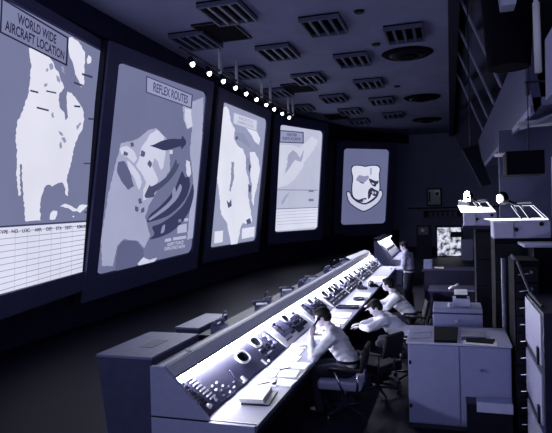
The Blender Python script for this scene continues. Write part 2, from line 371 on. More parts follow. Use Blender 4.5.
# screen 5: emblem
Z = lambda pts: [(340+x/8.33, 160+y/8.33) for x, y in pts]
layer(5, 'emblem_outline', [Z([(86,72),(108,40),(175,40),(210,50),(250,40),(318,40),(342,70),(331,120),(334,170),(338,252),(306,306),(254,348),(205,374),(146,354),(97,306),(92,230),(102,150)]),
  Z([(46,262),(68,355),(128,402),(195,437),(258,408),(328,355),(361,290),(352,246),(320,246),(306,300),(268,338),(205,366),(142,342),(100,305),(84,258)])], (44,46,76), .001)
layer(5, 'emblem_shield', [Z([(95,75),(115,47),(175,49),(210,59),(250,49),(310,49),(332,72),(322,120),(325,170),(329,248),(300,298),(250,338),(205,362),(152,343),(106,300),(101,230),(112,150)])], land[5], .004)
layer(5, 'emblem_scroll', [Z([(55,270),(76,350),(132,394),(195,427),(254,399),(321,349),(352,290),(345,256),(327,256),(315,304),(271,347),(205,376),(139,352),(94,312),(78,268)])], (200,202,226), .004)
layer(5, 'emblem_cloud_shade', [Z([(128,168),(158,122),(198,136),(236,128),(242,146),(222,170),(200,190),(165,184)]), Z([(252,62),(262,66),(262,120),(252,130)])], (142,146,180), .007)
layer(5, 'emblem_arm', [Z([(236,152),(262,160),(300,178),(322,168),(318,196),(300,206),(300,222),(276,220),(254,196)]), Z([(232,252),(262,226),(290,246),(322,258),(312,292),(282,304),(262,280),(252,314),(232,330)]),
  Z([(118,318),(156,332),(190,318),(226,316),(214,330),(186,352),(150,344)]), Z([(150,172),(196,188),(200,200),(168,190)])], (52,54,84), .007)
layer(5, 'emblem_olive_branch', [Z([(262,262),(276,258),(284,280),(272,286)]), Z([(288,262),(300,266),(300,284),(290,282)]), Z([(262,186),(286,196),(280,206),(264,200)]), Z([(190,330),(206,326),(208,350),(192,346)])], (190,193,216), .0095)

# wall below and above the screens
base_pts = [(-7.7,-1.5),(-7.75,24.0),(-6.9,27.6),(-5.2,33.6),(-2.6,37.6)]
for i, (a, b) in enumerate(zip(base_pts, base_pts[1:])):
    bm = BM(); d = (Vector(b)-Vector(a)).normalized(); n = Vector((-d.y, d.x))*.12
    P = [Vector(a), Vector(b), Vector(b)+n, Vector(a)+n]
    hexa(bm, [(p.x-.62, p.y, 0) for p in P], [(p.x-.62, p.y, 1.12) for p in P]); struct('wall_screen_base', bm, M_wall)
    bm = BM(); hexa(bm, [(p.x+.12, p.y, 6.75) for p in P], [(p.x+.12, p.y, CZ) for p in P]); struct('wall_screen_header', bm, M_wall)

# ------------------------------------------------------------------ ceiling fixtures
def louver(x, y, w, d):
    r = root('ceiling_light', (x, y, CZ-.14), 'x', 'ceiling light', 'louvered light boxes on the ceiling')
    bm = BM(); box(bm, -w/2, w/2, -d/2, d/2, .10, .14); ob('backing', bm, M_matte, r, local=True)
    bm = BM(); t = .05
    for a in ((-w/2, w/2, -d/2, -d/2+t), (-w/2, w/2, d/2-t, d/2), (-w/2, -w/2+t, -d/2+t, d/2-t), (w/2-t, w/2, -d/2+t, d/2-t)): box(bm, *a, 0, .10)
    ob('frame', bm, M_mid, r, local=True)
    for i in range(1, 4):
        bm = BM(); xx = -w/2+w*i/4; box(bm, xx-.035, xx+.035, -d/2+t, d/2-t, .01, .10); ob('louver_blade', bm, M_mid, r, local=True)
    return r
proto = louver(0, 0, 1.0, 1.35)
LV = [(-4.84,12.2,'louvered ceiling light nearest the camera at the top edge of the picture'),(-6.45,13.9,'louvered ceiling light directly above the nearest spotlights'),
 (-4.72,15.8,'louvered ceiling light second nearest in the middle column'),(-6.45,17.7,'louvered ceiling light second in the column over the spotlight row'),
 (-6.4,21.2,'louvered ceiling light third in the column over the spotlight row'),(-2.94,13.95,'louvered ceiling light with bright blades, nearest in the right middle column'),
 (-2.8,17.5,'louvered ceiling light second in the right middle column'),(-1.06,15.4,'louvered ceiling light just in front of the nearest round vent'),
 (-2.79,21.07,'louvered ceiling light third in the right middle column'),(-4.68,19.4,'louvered ceiling light third in the middle column, beside a dark square vent'),
 (-4.56,23.28,'louvered ceiling light fourth in the middle column'),(-2.73,24.7,'louvered ceiling light fourth in the right middle column'),
 (-6.38,24.9,'louvered ceiling light above the farthest spotlights'),(-4.46,26.7,'louvered ceiling light fifth in the middle column'),
 (-2.64,28.75,'louvered ceiling light farthest in the right middle column'),(-4.53,30.0,'louvered ceiling light farthest in the middle column near the shield screen')]
for i, (x, y, lb) in enumerate(LV):
    o = proto if i == 0 else copy_tree(proto); o.location = (x, y, CZ-.14); o['label'] = lb
vp = root('ceiling_vent', (0, 0, 0), 'x', 'ceiling vent', 'square dark ceiling vents')
bm = BM(); box(bm, -.5, .5, -.72, .72, 0, .05); ob('vent_panel', bm, M_matte, vp, local=True)
bm = BM()
for a in ((-.54,.54,-.76,-.72),(-.54,.54,.72,.76),(-.54,-.5,-.72,.72),(.5,.54,-.72,.72)): box(bm, *a, -.01, .05)
ob('vent_rim', bm, M_dark, vp, local=True)
for i, (x, y, lb) in enumerate([(-5.55,13.57,'black square ceiling vent nearest the camera, beside a louvered light'), (-5.43,20.83,'black square ceiling vent midway along the spotlight row'), (-5.37,28.1,'black square ceiling vent farthest away near the shield screen')]):
    o = vp if i == 0 else copy_tree(vp); o.location = (x, y, CZ-.05); o['label'] = lb
rd = root('round_vent', (0, 0, 0), 'x', 'ceiling vent', 'round ceiling diffusers')
for j, (r0, z0) in enumerate(((.78, .10), (.56, .05), (.34, .0))):
    bm = BM(); cyl(bm, (0,0,z0), (0,0,z0+.06), r0-.1, r0, 32); ob('diffuser_ring', bm, M_matte if j != 1 else M_black, rd, local=True, smooth=False)
bm = BM(); cyl(bm, (0,0,.03), (0,0,.17), .1, .12, 12); ob('neck', bm, M_black, rd, local=True)
for i, (x, y, lb) in enumerate([(-1.15,17.6,'large dark round ceiling diffuser nearest the camera'), (-1.05,24.9,'dark round ceiling diffuser, middle one of three'), (-1.08,31.3,'dark round ceiling diffuser farthest from the camera')]):
    o = rd if i == 0 else copy_tree(rd); o.location = (x, y, CZ-.17); o['label'] = lb
for px, py, lb in ((359,11,'small dark ceiling sensor near the front of the ceiling'), (376,44,'small dark ceiling sensor left of the nearest round diffuser'), (397,86,'small dark ceiling sensor beside the third louvered light')):
    p = onz(px, py, CZ); bm = BM(); cyl(bm, (p.x,p.y,CZ-.05), (p.x,p.y,CZ), .10, .13, 16); tag(ob('ceiling_sensor', bm, M_black), lb, 'sensor', 'small round ceiling sensors')

# spotlights on a rail in front of the screens
rl = root('lighting_rail', (-6.2, 17.5, 6.5), 'dark pipe rail with white hangers carrying the row of spotlights', 'rail')
bm = BM(); cyl(bm, (-6.2,12.4,6.62), (-6.2,22.8,6.62), .03, .03, 10); ob('pipe', bm, M_dark, rl)
for y in (14.9, 16.2, 18.6, 19.6, 22.0, 22.7):
    bm = BM(); cyl(bm, (-6.2,y,6.55), (-6.2,y,CZ), .05, .05, 12); ob('hanger', bm, M_paper, rl, smooth=True)  # white colour stands in for bright reflections on the hanger tubes
G_bulb = glow('spot_bulb', (255, 252, 255), 9, 0)
sp = root('spotlight', (0,0,0), 'x', 'spotlight', 'spotlights on the ceiling rail')
bm = BM(); cyl(bm, (0,0,.0), (-.05,0,.14), .085, .06, 16); cyl(bm, (-.05,0,.14), (-.06,0,.18), .06, .02, 16); ob('can', bm, M_dark, sp, local=True, smooth=False)
bm = BM(); ball(bm, (.012,0,-.02), (.06,.06,.075)); ob('bulb', bm, G_bulb, sp, local=True, smooth=True)
bm = BM(); cyl(bm, (-.05,0,.16), (0,0,.21), .012, .012, 8); ob('bracket', bm, M_dark, sp, local=True)
SY = [13.06, 14.11, 15.1, 16.05, 17.0, 18.0, 19.05, 20.0, 21.05, 22.05]
nm = ['first (nearest)', 'second', 'third', 'fourth', 'fifth', 'sixth', 'seventh', 'eighth', 'ninth', 'tenth (farthest)']
for i, y in enumerate(SY):
    o = sp if i == 0 else copy_tree(sp); o.location = (-6.2, y, 6.40); o['label'] = 'lit spotlight on the ceiling rail, %s in the row of ten' % nm[i]

# ------------------------------------------------------------------ main console
Y0, Y1 = 4.5, 17.9
PA, PB = Vector((-2.545, 0, 1.075)), Vector((-2.12, 0, .752))   # sloped panel, top and bottom
pd = (PB-PA).normalized(); PL = (PB-PA).length; pn = Vector((-pd.z, 0, pd.x)); pn = pn if pn.z > 0 else -pn
def pp(y, t, lift=0): return PA+pd*(PL*t)+pn*lift+Vector((0, y, 0))
con = root('control_console', (-2.2, Y0, 0), 'long grey control console with sloped instrument panels and a lamp under its hood', 'console')
bm = BM(); box(bm, -2.62, -2.14, Y0+.06, Y1, 0, .73); ob('pedestal', bm, M_dark, con)
bm = BM(); prism(bm, [(-2.62,.73),(-2.62,1.20),(-2.50,1.20),(-2.415,1.115),(-2.435,1.09),(-2.55,1.075),(-2.56,1.07),(-2.16,.73)], Y0+.05, Y1)
ob('hood', bm, M_hood, con)
bm = BM(); prism(bm, [(-2.405,1.112),(-2.44,1.092),(-2.435,1.082),(-2.40,1.10)], Y0+.05, Y1); ob('hood_trim', bm, M_mid, con)
bm = BM(); prism(bm, [(-2.615,1.201),(-2.615,1.206),(-2.60,1.206),(-2.60,1.201)], Y0+.05, Y1); prism(bm, [(-2.53,1.201),(-2.53,1.204),(-2.515,1.204),(-2.515,1.201)], Y0+.05, Y1); ob('hood_molding', bm, M_mid, con)
for ya, yb in ((Y0, Y0+.05), (Y1, Y1+.05)):
    bm = BM(); prism(bm, [(-2.64,.76),(-2.64,1.21),(-2.505,1.21),(-2.41,1.12),(-2.06,.76)], ya, yb); ob('end_panel', bm, M_grey, con, bevel=.006)
    bm = BM(); prism(bm, [(-2.64,0),(-2.64,.745),(-1.64,.745),(-1.66,0)], ya, yb); ob('end_panel', bm, M_grey, con, bevel=.006)
    bm = BM(); prism(bm, [(-2.63,.745),(-2.63,.76),(-2.08,.76),(-2.08,.745)], ya+.004, yb); ob('seam_strip', bm, M_seam, con)
bm = BM(); box(bm, -2.14, -1.63, Y0+.05, Y1, .715, .75); ob('desk_top', bm, M_desk, con)
bm = BM(); box(bm, -1.63, -1.62, Y0, Y1, .705, .752); ob('desk_edging', bm, M_mid, con)
bm = BM(); cyl(bm, (-2.468, Y0+.12, 1.062), (-2.468, Y1-.1, 1.062), .012, .012, 8); ob('lamp_tube', bm, glow('lamp_tube', (250, 250, 255), 250, 0), con)
# panel bays
bays = [(4.56,7.15,'d'),(7.25,8.75,'w'),(8.85,10.25,'w'),(10.35,12.0,'d'),(12.1,13.9,'d'),(14.0,15.8,'d'),(15.9,17.85,'d')]
def pbox(bm, y0, y1, t0, t1, l0, l1):
    lo = [pp(y0,t0,l0), pp(y1,t0,l0), pp(y1,t1,l0), pp(y0,t1,l0)]; hexa(bm, lo, [p+pn*(l1-l0) for p in lo])
for i, (a, b, k) in enumerate(bays):
    bm = BM(); pbox(bm, a, b, .02, .98, .001, .006); bay = ob('panel_bay', bm, M_panel_d if k == 'd' else M_panel_w, con)
    if i: bm = BM(); pbox(bm, a-.09, a-.01, 0, .99, .002, .02); ob('bay_divider', bm, M_key, con)
    rnd = random.Random(i+3)
    def pbtn(y, t, dy, dt, h=.012, m=M_key, name='pushbutton'):
        bm = BM(); pbox(bm, y-dy/2, y+dy/2, t-dt/2, t+dt/2, .006, .006+h); return ob(name, bm, m, bay)
    def knob(y, t, r=.016, m=M_key, h=.02):
        bm = BM(); cyl(bm, pp(y,t,.006), pp(y,t,.006+h), r, r*.8, 12); return ob('knob', bm, m, bay)
    def bezel(y, t, ry, rt, m=M_key):
        bm = BM(); c = pp(y, t, .006); ring(bm, c, Vector((0,1,0)), -pd, ry, rt, .022, .022); o = ob('bezel', bm, m, bay)
        bm = BM(); disc(bm, pp(y,t,.006), Vector((0,1,0)), -pd, ry-.02, rt-.02, .008); ob('bezel_face', bm, M_black, o)
    def handset(y, t, m=M_black, ang=.3):
        d = Vector((0, math.sin(ang), 0))+pd*math.cos(ang); c = pp(y, t, .04)
        bm = BM(); cyl(bm, c-d*.08, c+d*.08, .014, .014, 10); ball(bm, c-d*.085-pn*.01, (.026,.026,.026)); ball(bm, c+d*.085-pn*.01, (.026,.026,.026))
        cyl(bm, c-pn*.036, c, .02, .014, 8); ob('handset', bm, m, bay, smooth=True)
    if i == 0:
        for q in range(8): pbtn(4.86+.005*q+.0, .26+.075*q, .10, .03, .018)        # column of white keys
        for q in range(8): pbtn(4.72, .26+.075*q, .06, .035, .012, M_black, 'rocker_switch')
        for q in range(5): pbtn(4.62, .30+.09*q, .05, .04, .02, M_mid, 'rocker_switch')
        knob(4.74,.87,.030); knob(4.90,.86,.022,M_pale); knob(4.66,.74,.014,M_black)
        for y, t in ((5.05,.72),(5.12,.80),(5.2,.74),(5.28,.82),(5.06,.9),(5.2,.92),(5.34,.9),(5.42,.82),(5.05,.62),(5.16,.62)): knob(y, t, .012, M_key if rnd.random() < .5 else M_mid)
        pbtn(5.2,.97-.01,.2,.02,.006,M_pale,'label_plate')
        bm = BM(); tube(bm, [pp(5.5,.92,.01), pp(5.46,.75,.03), pp(5.42,.62,.08)], .008); ob('toggle_lever', bm, M_chrome, bay)
        pbtn(5.62,.9,.05,.14,.02); knob(5.56,.97-.02,.014)
        bezel(6.02,.52,.15,.085); bezel(6.6,.40,.13,.09)
        for q in range(16): pbtn(6.5+.09*(q % 5)+rnd.uniform(-.02,.02), .62+.09*(q//5), .05, .04, .015, rnd.choice([M_black, M_key, M_mid]), 'rocker_switch')
        handset(6.95,.55,M_pale); knob(6.42,.95,.02); pbtn(6.3,.9,.03,.16,.02)
    elif k == 'w':
        pbtn(a+.42,.50,.55,.5,.004,M_panel_d,'instrument_plate'); pbtn(b-.40,.62,.5,.42,.004,M_dark,'instrument_plate')
        handset(a+.25,.45); handset(b-.35,.5,M_black,-.2)
        bezel((a+b)/2+.02,.34,.13,.085,M_pale)
        for q in range(12): pbtn(a+.5+.08*(q % 4), .58+.1*(q//4), .05, .05, .012, rnd.choice([M_black, M_mid, M_black]), 'rocker_switch')
        for q in range(10): pbtn(b-.62+.1*(q % 5), .55+.14*(q//5), .06, .05, .014, M_panel_d, 'rocker_switch')
        for q in range(5): knob(a+.12+.06*q, .85, .013, M_black)
        pbtn((a+b)/2+.1,.8,.32,.2,.008,M_dark,'card_holder')
    else:
        n = 3
        for q in range(n):
            y = a+(b-a)*(q+.5)/n; bezel(y,.42,.17,.095)
            for w in range(6): pbtn(y-.15+.07*w, .74, .04, .05, .014, rnd.choice([M_key, M_key, M_mid]))
            for w in range(4): knob(y-.1+.09*w, .88, .014, rnd.choice([M_key, M_mid]))
            handset(y+.26,.5,M_black if q % 2 else M_pale)
        pbtn((a+b)/2,.12,(b-a)*.8,.1,.006,M_panel_w,'label_plate')

# papers, binders, telephones on the desk
def flat(quad, z, th, name, m, lb, cat, group=None, px=True):
    P = [onz(x, y, z+th) for x, y in quad] if px else [Vector((x, y, z+th)) for x, y in quad]
    bm = BM(); hexa(bm, [(p.x,p.y,z) for p in P], [(p.x,p.y,z+th) for p in P]); return tag(ob(name, bm, m), lb, cat, group)
def sheet(x, y, w, d, rz, z=.751, th=.003):
    c, s_ = math.cos(rz), math.sin(rz)
    return [(x+c*a-s_*b, y+s_*a+c*b) for a, b in ((-w/2,-d/2),(w/2,-d/2),(w/2,d/2),(-w/2,d/2))]
DZ = .7505
b_ = root('binder', (-1.85, 5.2, DZ), 'thick white binder with dark cover edge, nearest item on the console desk', 'binder')
bm = BM(); hexa(bm, [(x,y,DZ) for x,y in sheet(-1.83,5.2,.27,.42,.1)], [(x,y,DZ+.012) for x,y in sheet(-1.83,5.2,.27,.42,.1)]); ob('cover', bm, M_black, b_)
bm = BM(); hexa(bm, [(x,y,DZ+.012) for x,y in sheet(-1.86,5.2,.24,.38,.1)], [(x,y,DZ+.05) for x,y in sheet(-1.88,5.2,.24,.38,.1)]); ob('page_block', bm, M_paper, b_)
docs = [(-1.93,5.64,.24,.20,.2,'open white document lying just beyond the thick binder'), (-1.73,5.72,.20,.22,-.1,'white sheet at the desk edge just beyond the thick binder'),
 (-1.99,6.02,.17,.26,.05,'white sheet against the dark instrument panel, left of a paper pair'), (-1.78,6.05,.20,.26,.1,'white sheet overlapping the desk edge before the row of open folders'),
 (-1.97,6.36,.2,.24,0,'nearest left page of the row of open folders'), (-1.75,6.38,.2,.24,0,'nearest right page of the row of open folders'),
 (-1.95,6.66,.24,.24,0,'white sheet in the second row of open folders, before the seated man'), (-1.98,6.98,.2,.25,0,'white sheet left of the seated man\'s hand'),
 (-2.0,7.3,.2,.24,.1,'white sheet beside the telephone handset of the seated man'), (-1.8,7.75,.26,.32,.08,'white sheet just beyond the seated man'),
 (-1.82,8.15,.3,.26,-.05,'wide white sheet between the first and second seated men'), (-1.85,8.6,.3,.3,.1,'white sheet beneath the second man\'s arm'),
 (-1.82,9.05,.3,.35,0,'white sheet opposite the second seated man'), (-1.84,9.6,.3,.4,.05,'white sheet before the long dark tray'),
 (-1.8,10.9,.3,.4,0,'white sheet under the dark oval tray'), (-1.82,11.9,.3,.5,.05,'white sheet beyond the dark oval tray'), (-1.85,14.6,.36,.9,0,'large white sheet far along the console desk')]
for x, y, w, d, rz, lb in docs:
    flat(sheet(x,y,w*1.08,d*1.06,rz), DZ, .009, 'document', M_paper, lb, 'document', 'papers on the console desk', px=False)
def pen(x, y, rz, lb, L=.16, m=M_black):
    bm = BM(); d = Vector((math.cos(rz), math.sin(rz), 0))*L/2; c = Vector((x, y, DZ+.013))
    cyl(bm, c-d, c+d*.85, .006, .006, 8); cyl(bm, c+d*.85, c+d, .006, .001, 8); tag(ob('pen', bm, m), lb, 'pen', 'pens on the console desk')
pen(-1.93,5.62,.9,'dark pen on the open white document near the binder'); pen(-1.86,6.2,.9,'dark pen between the near open folders'); pen(-1.9,8.0,.2,'dark pen on the sheet just beyond the seated man'); pen(-1.84,8.3,1.2,'dark pen on the wide sheet between the two men')
def tray(x, y, w, d, lb, oval=False):
    r = root('desk_tray', (x, y, DZ+.007), lb, 'tray')
    bm = BM(); X, Yv = Vector((1,0,0)), Vector((0,1,0))
    disc(bm, Vector((0,0,0)), X, Yv, w/2, d/2, .02, 24, 2 if oval else 5); ob('tray_base', bm, M_black, r, local=True)
    bm = BM(); ring(bm, Vector((0,0,.02)), X, Yv, w/2, d/2, .025, .02, 24, 2 if oval else 5); ob('tray_rim', bm, M_dark, r, local=True)
tray(-1.86,10.3,.42,.22,'long dark pencil tray lying across the console desk'); tray(-1.8,11.25,.22,.36,'dark oval tray on the console desk',True)
def phone(x, y, z, rz, lb, grp, m=M_black, sc=1.0):
    r = root('telephone', (x, y, z), lb, 'telephone', grp, rz); r.scale = (sc, sc, sc)
    bm = BM(); prism(bm, [(-.11,0),(.11,0),(.10,.035),(.0,.09),(-.08,.11),(-.11,.09)], -.09, .09); ob('phone_body', bm, m, r, local=True, bevel=.008)
    bm = BM(); cyl(bm, (.05,0,.06), (.062,0,.076), .05, .045, 16); ob('dial', bm, M_pale, r, local=True)
    bm = BM(); cyl(bm, (-.05,-.09,.135), (-.05,.09,.135), .016, .016, 10); ball(bm, (-.05,-.1,.122), .03); ball(bm, (-.05,.1,.122), .03); ob('handset', bm, m, r, local=True, smooth=True)
    return r
phone(-1.95,12.8,DZ,0,'black telephone on the console desk beyond the oval tray','black telephones on the console desk'); phone(-1.75,13.2,DZ,.4,'black telephone farther along, at the edge of the console desk','black telephones on the console desk')
flat([(351,259.5),(370,251.5),(364.5,249.8),(346,257)], 1.206, .01, 'document', M_paper, 'long white sheet lying on top of the console hood near its far end', 'document')
for px, py, lb in ((188,350,'small scrap of paper on the near end of the console hood'), (327,269.5,'small white scrap on the far part of the console hood')):
    p = onz(px, py, 1.206); flat(sheet(-2.56,p.y,.05,.12,.6), 1.2065, .006, 'paper_scrap', M_paper, lb, 'paper', px=False)

# second console farther on
c2 = root('far_console', (-2.0,20.0,0), 'brightly lit sloped console beyond the end of the long console', 'console')
bm = BM(); prism(bm, [(-2.5,0),(-2.5,1.5),(-2.42,1.5),(-1.9,.85),(-1.55,.82),(-1.6,0)], 19.2, 22.5); ob('body', bm, M_grey, c2)
bm = BM(); prism(bm, [(-2.53,1.46),(-2.53,1.56),(-2.2,1.52),(-2.2,1.49)], 19.2, 22.5); ob('hood', bm, M_dark, c2)
bm = BM(); prism(bm, [(-2.33,1.41),(-2.31,1.42),(-1.93,.92),(-1.95,.91)], 19.4, 22.3); ob('instrument_panel', bm, M_panel_w, c2)
bm = BM(); cyl(bm, (-2.24,19.35,1.475), (-2.24,22.35,1.475), .012, .012, 8); ob('lamp_tube', bm, glow('lamp_tube', (250,250,255), 15, 0), c2)
for q in range(5):
    bm = BM(); cyl(bm, (-2.1,19.7+q*.5,1.14), (-2.06,19.7+q*.5,1.17), .05, .05, 10); ob('knob', bm, M_black, c2)

# ------------------------------------------------------------------ low equipment left of the console
def cabinet_low(x0, x1, y0, y1, h, lb, taper=.12):
    r = root('storage_cabinet', ((x0+x1)/2, (y0+y1)/2, 0), lb, 'cabinet')
    bm = BM(); hexa(bm, [(x0+taper,y0+.03,0),(x1-.02,y0+.03,0),(x1-.02,y1,0),(x0+taper,y1,0)], [(x0+.01,y0+.01,h-.03),(x1-.01,y0+.01,h-.03),(x1-.01,y1,h-.03),(x0+.01,y1,h-.03)]); ob('body', bm, M_cab2, r)
    bm = BM(); box(bm, x0, x1, y0, y1, h-.03, h); ob('top', bm, M_cab2t, r, bevel=.005)
    return r
M_cab2 = mat('low_cabinet_paint', (70, 72, 108), .6); M_cab2t = mat('low_cabinet_top', (128, 130, 168), .5)
r = cabinet_low(-3.92,-3.2,5.5,6.72,1.0,'grey low cabinet with pale top left of the console near end')
bm = BM(); box(bm, -3.6, -3.42, 5.9, 6.3, 1.0, 1.004); ob('inset_panel', bm, M_mid, r)
r = cabinet_low(-3.72,-3.35,7.05,8.1,1.0,'smaller dark cabinet with grey top behind the low cabinet',.02)
bk = root('equipment_counter', (-3.0,12.4,0), 'dark low counter running behind the console carrying telephones', 'counter')
bm = BM(); box(bm, -3.3, -2.8, 7.0, 17.5, 0, .9); ob('body', bm, M_wall, bk)
bm = BM(); box(bm, -3.33, -2.77, 6.95, 17.55, .9, .93); ob('counter_top', bm, M_dark, bk)
pos = [(7.0,'nearest grey telephone on the dark counter behind the console'),(8.6,'second grey telephone from the near end of the dark counter'),(8.95,'grey telephone close beside the second one, beyond it'),(10.2,'grey telephone midway along the dark counter'),(11.5,'grey telephone past the middle of the dark counter'),(12.0,'grey telephone just beyond the one past the middle'),(14.2,'grey telephone near the far end of the dark counter'),(16.3,'farthest grey telephone on the dark counter')]
M_ph = mat('telephone_grey', (122,124,160), .45)
for i, (y, lb) in enumerate(pos):
    p = phone(-3.02+.03*(i % 3), y+.12, .93, .5*(-1)**i-.6, lb, 'grey telephones behind the console', M_ph, 1.25)
for y, x in ((7.55,-3.2),(9.5,-3.2),(15.6,-3.2)):
    r = root('gooseneck_microphone', (x,y,.93), 'gooseneck microphone on the dark counter, %s of three' % {7.55:'nearest',9.5:'middle',15.6:'farthest'}[y], 'microphone', 'gooseneck microphones')
    bm = BM(); cyl(bm, (0,0,0),(0,0,.02),.06,.05,14); ob('base', bm, M_dark, r, local=True)
    bm = BM(); tube(bm, [(0,0,.02),(0,0,.16),(.03,0,.2)], .008); ob('neck', bm, M_dark, r, local=True)
    bm = BM(); ball(bm, (.045,0,.21), (.03,.022,.022)); ob('microphone_head', bm, M_pale, r, local=True, smooth=True)

# ------------------------------------------------------------------ right side: cabinets
cb = root('supply_cabinet', (.05,7.1,0), 'grey double cabinet with two flat doors and papers on top', 'cabinet')
bm = BM(); box(bm, -.51, .62, 6.74, 7.6, .06, 1.0); ob('body', bm, M_cab, cb)
bm = BM(); box(bm, -.48, .6, 6.76, 7.58, 0, .06); ob('plinth', bm, M_seam, cb)
bm = BM(); box(bm, -.525, .63, 6.70, 7.62, 1.0, 1.03); ob('top', bm, M_pale, cb, bevel=.004)
for x0, x1 in ((-.505, .062), (.078, .61)):
    bm = BM(); box(bm, x0, x1, 6.715, 6.74, .08, .99); d = ob('door', bm, M_cab, cb, bevel=.003)
    if x0 < 0:
        for z in (.27,.78): bm = BM(); box(bm, x0+.005, x0+.035, 6.70, 6.715, z-.02, z+.02); ob('hinge', bm, M_black, d)
    else:
        bm = BM(); cyl(bm, (.30,6.69,.73), (.30,6.715,.73), .014, .018, 12); ob('door_knob', bm, M_chrome, d)
flat([(413,328),(432,327),(432,331.5),(412,333)], 1.031, .008, 'document', M_pale, 'pale sheet on the left back of the grey double cabinet', 'document')
flat([(411,333.5),(432,332.5),(430,337),(409.5,338.5)], 1.031, .006, 'document', M_pale, 'pale sheet on the left front of the grey double cabinet', 'document')
flat([(434,326),(458,327),(457,340.5),(434,340)], 1.031, .03, 'folder', M_matte, 'black folder on the middle of the grey double cabinet', 'folder')
flat([(462,330),(486,331),(486,336.5),(461,336.5)], 1.031, .04, 'book', M_mid, 'grey book at the back right of the grey double cabinet', 'book')
nb = root('notepad', (.3,6.8,1.031), 'dark notepad on a white clipboard at the cabinet front right', 'notepad')
for q, z, th, m, n in (([(464,340.5),(497,342.5),(497,346.2),(463,343.8)],1.031,.008,M_paper,'clipboard'), ([(466,338.5),(495,340),(493,344),(466,342)],1.039,.012,M_matte,'pad')):
    P = [onz(x,y,z) for x,y in q]; bm = BM(); hexa(bm, [(p.x,p.y,z) for p in P], [(p.x,p.y,z+th) for p in P]); ob(n, bm, m, nb)
# dark bin with pale strip in front of right door
bn = root('waste_bin', (.36,6.55,0), 'dark open bin with a pale paper stack on its rim in front of the cabinet', 'bin')
bm = BM(); box(bm, .13, .60, 6.48, 6.66, 0, .43); ob('bin_body', bm, M_black, bn, bevel=.01)
bm = BM(); box(bm, .125, .605, 6.475, 6.665, .41, .435); ob('bin_rim', bm, M_dark, bn)
tag(ob('paper_stack', box(BM(), .235, .60, 6.475, 6.65, .436, .45), M_cab), 'grey paper stack lying on the dark bin', 'paper stack')
bm = BM(); box(bm, .235, .605, 6.466, 6.474, .34, .445); ob('hanging_sheet', bm, M_pale, bn)
# grey box behind
gb = root('equipment_case', (.04,7.95,0), 'grey equipment case standing behind the double cabinet', 'case')
bm = BM(); box(bm, -.25, .38, 7.75, 8.3, 0, 1.24); ob('case_body', bm, M_cab, gb, bevel=.01)
bm = BM(); box(bm, -.25, .38, 7.735, 7.75, 1.17, 1.185); ob('case_seam', bm, M_seam, gb)
bm = BM(); cyl(bm, (.05,7.72,1.08),(.05,7.75,1.08),.02,.02,10); ob('case_latch', bm, M_pale, gb)
tg = root('small_box', (.1,8.0,1.24), 'small pale two-tier box on the grey equipment case', 'box')
bm = BM(); box(bm, .01, .23, 7.9, 8.15, 1.241, 1.35); ob('lower_box', bm, M_pale, tg, bevel=.006)
bm = BM(); box(bm, .05, .19, 7.92, 8.1, 1.35, 1.40); ob('spacer', bm, M_black, tg)
bm = BM(); box(bm, .03, .2, 7.92, 8.12, 1.40, 1.45); ob('upper_box', bm, M_paper, tg, bevel=.006)
bm = BM(); cyl(bm, (-.03,7.85,1.241),(-.03,7.85,1.30),.03,.025,10); tag(ob('desk_cup', bm, M_pale, smooth=False), 'small pale cup left of the two-tier box', 'cup')
# racks
def rack(x0, x1, y0, y1, h, lb, nm='equipment_rack', m=M_dark, knobs=0, rows=0, hz=None):
    r = root(nm, ((x0+x1)/2, (y0+y1)/2, 0), lb, 'equipment rack')
    ob('rack_body', box(BM(), x0, x1, y0, y1, 0, h), m, r, bevel=.006)
    for i in range(rows):
        z0 = .1+(h-.15)*i/rows; z1 = .1+(h-.15)*(i+1)/rows-.02
        f = ob('rack_drawer', box(BM(), x0+.02, x1-.02, y0-.02, y0, z0, z1), M_black, r)
        if knobs:
            bm = BM(); zc = (z0+z1)/2
            tube(bm, [(x0+.05,y0-.02,zc),(x0+.05,y0-.05,zc),(x0+.14,y0-.05,zc+.012),(x0+.14,y0-.02,zc+.012)], .008); ob('drawer_handle', bm, M_chrome, f)
            bm = BM(); cyl(bm, (x1-.09,y0-.05,zc+.03),(x1-.09,y0-.02,zc+.03),.018,.018,10); ob('drawer_knob', bm, M_mid, f)
    return r
rack(.66,.92,6.68,7.3,1.98,'narrow black rack of drawers with small chrome handles right of the double cabinet',m=M_matte,knobs=1,rows=10)
dr = rack(.77,1.5,5.42,6.6,1.63,'grey rack with white chart sheets on its side at the right edge', m=M_dark)
for z0, z1, ya, yb in ((1.14,1.60,5.5,6.58),(.60,1.05,5.5,6.58),(.05,.50,5.5,6.55)):
    bm = BM(); box(bm, .755, .77, ya, yb, z0, z1); tag(ob('chart_sheet', bm, M_pale), 'pale chart sheet hung on the side of the right rack, %s of three' % {1.14:'top',.60:'middle',.05:'bottom'}[z0], 'chart', 'chart sheets on the right rack')
    bm = BM(); box(bm, .735, .755, ya+.1, ya+.16, z0-.02, z0+.14); ob('sheet_clip', bm, M_black, dr)
bm = BM(); tube(bm, [(.68,7.1,2.0),(.70,6.6,1.95),(.74,6.0,1.72),(.79,5.6,1.66)], .018); tag(ob('cable', bm, M_dark), 'dark cable drooping from the narrow rack onto the right rack', 'cable')
bm = BM(); cyl(bm, (.63,7.62,0),(.63,7.62,1.92),.028,.028,10); tag(ob('vertical_pipe', bm, M_mid, smooth=True), 'thin grey vertical pipe behind the double cabinet', 'pipe')
sh = root('side_counter', (1.3,7.65,0), 'dark counter with a pale top at the right edge beneath the near projector', 'counter')
ob('counter_body', box(BM(), .95, 1.9, 7.32, 7.95, 0, 2.08), M_matte, sh)
ob('counter_top', box(BM(), .84, 1.95, 7.28, 7.98, 2.08, 2.11), M_pale, sh)
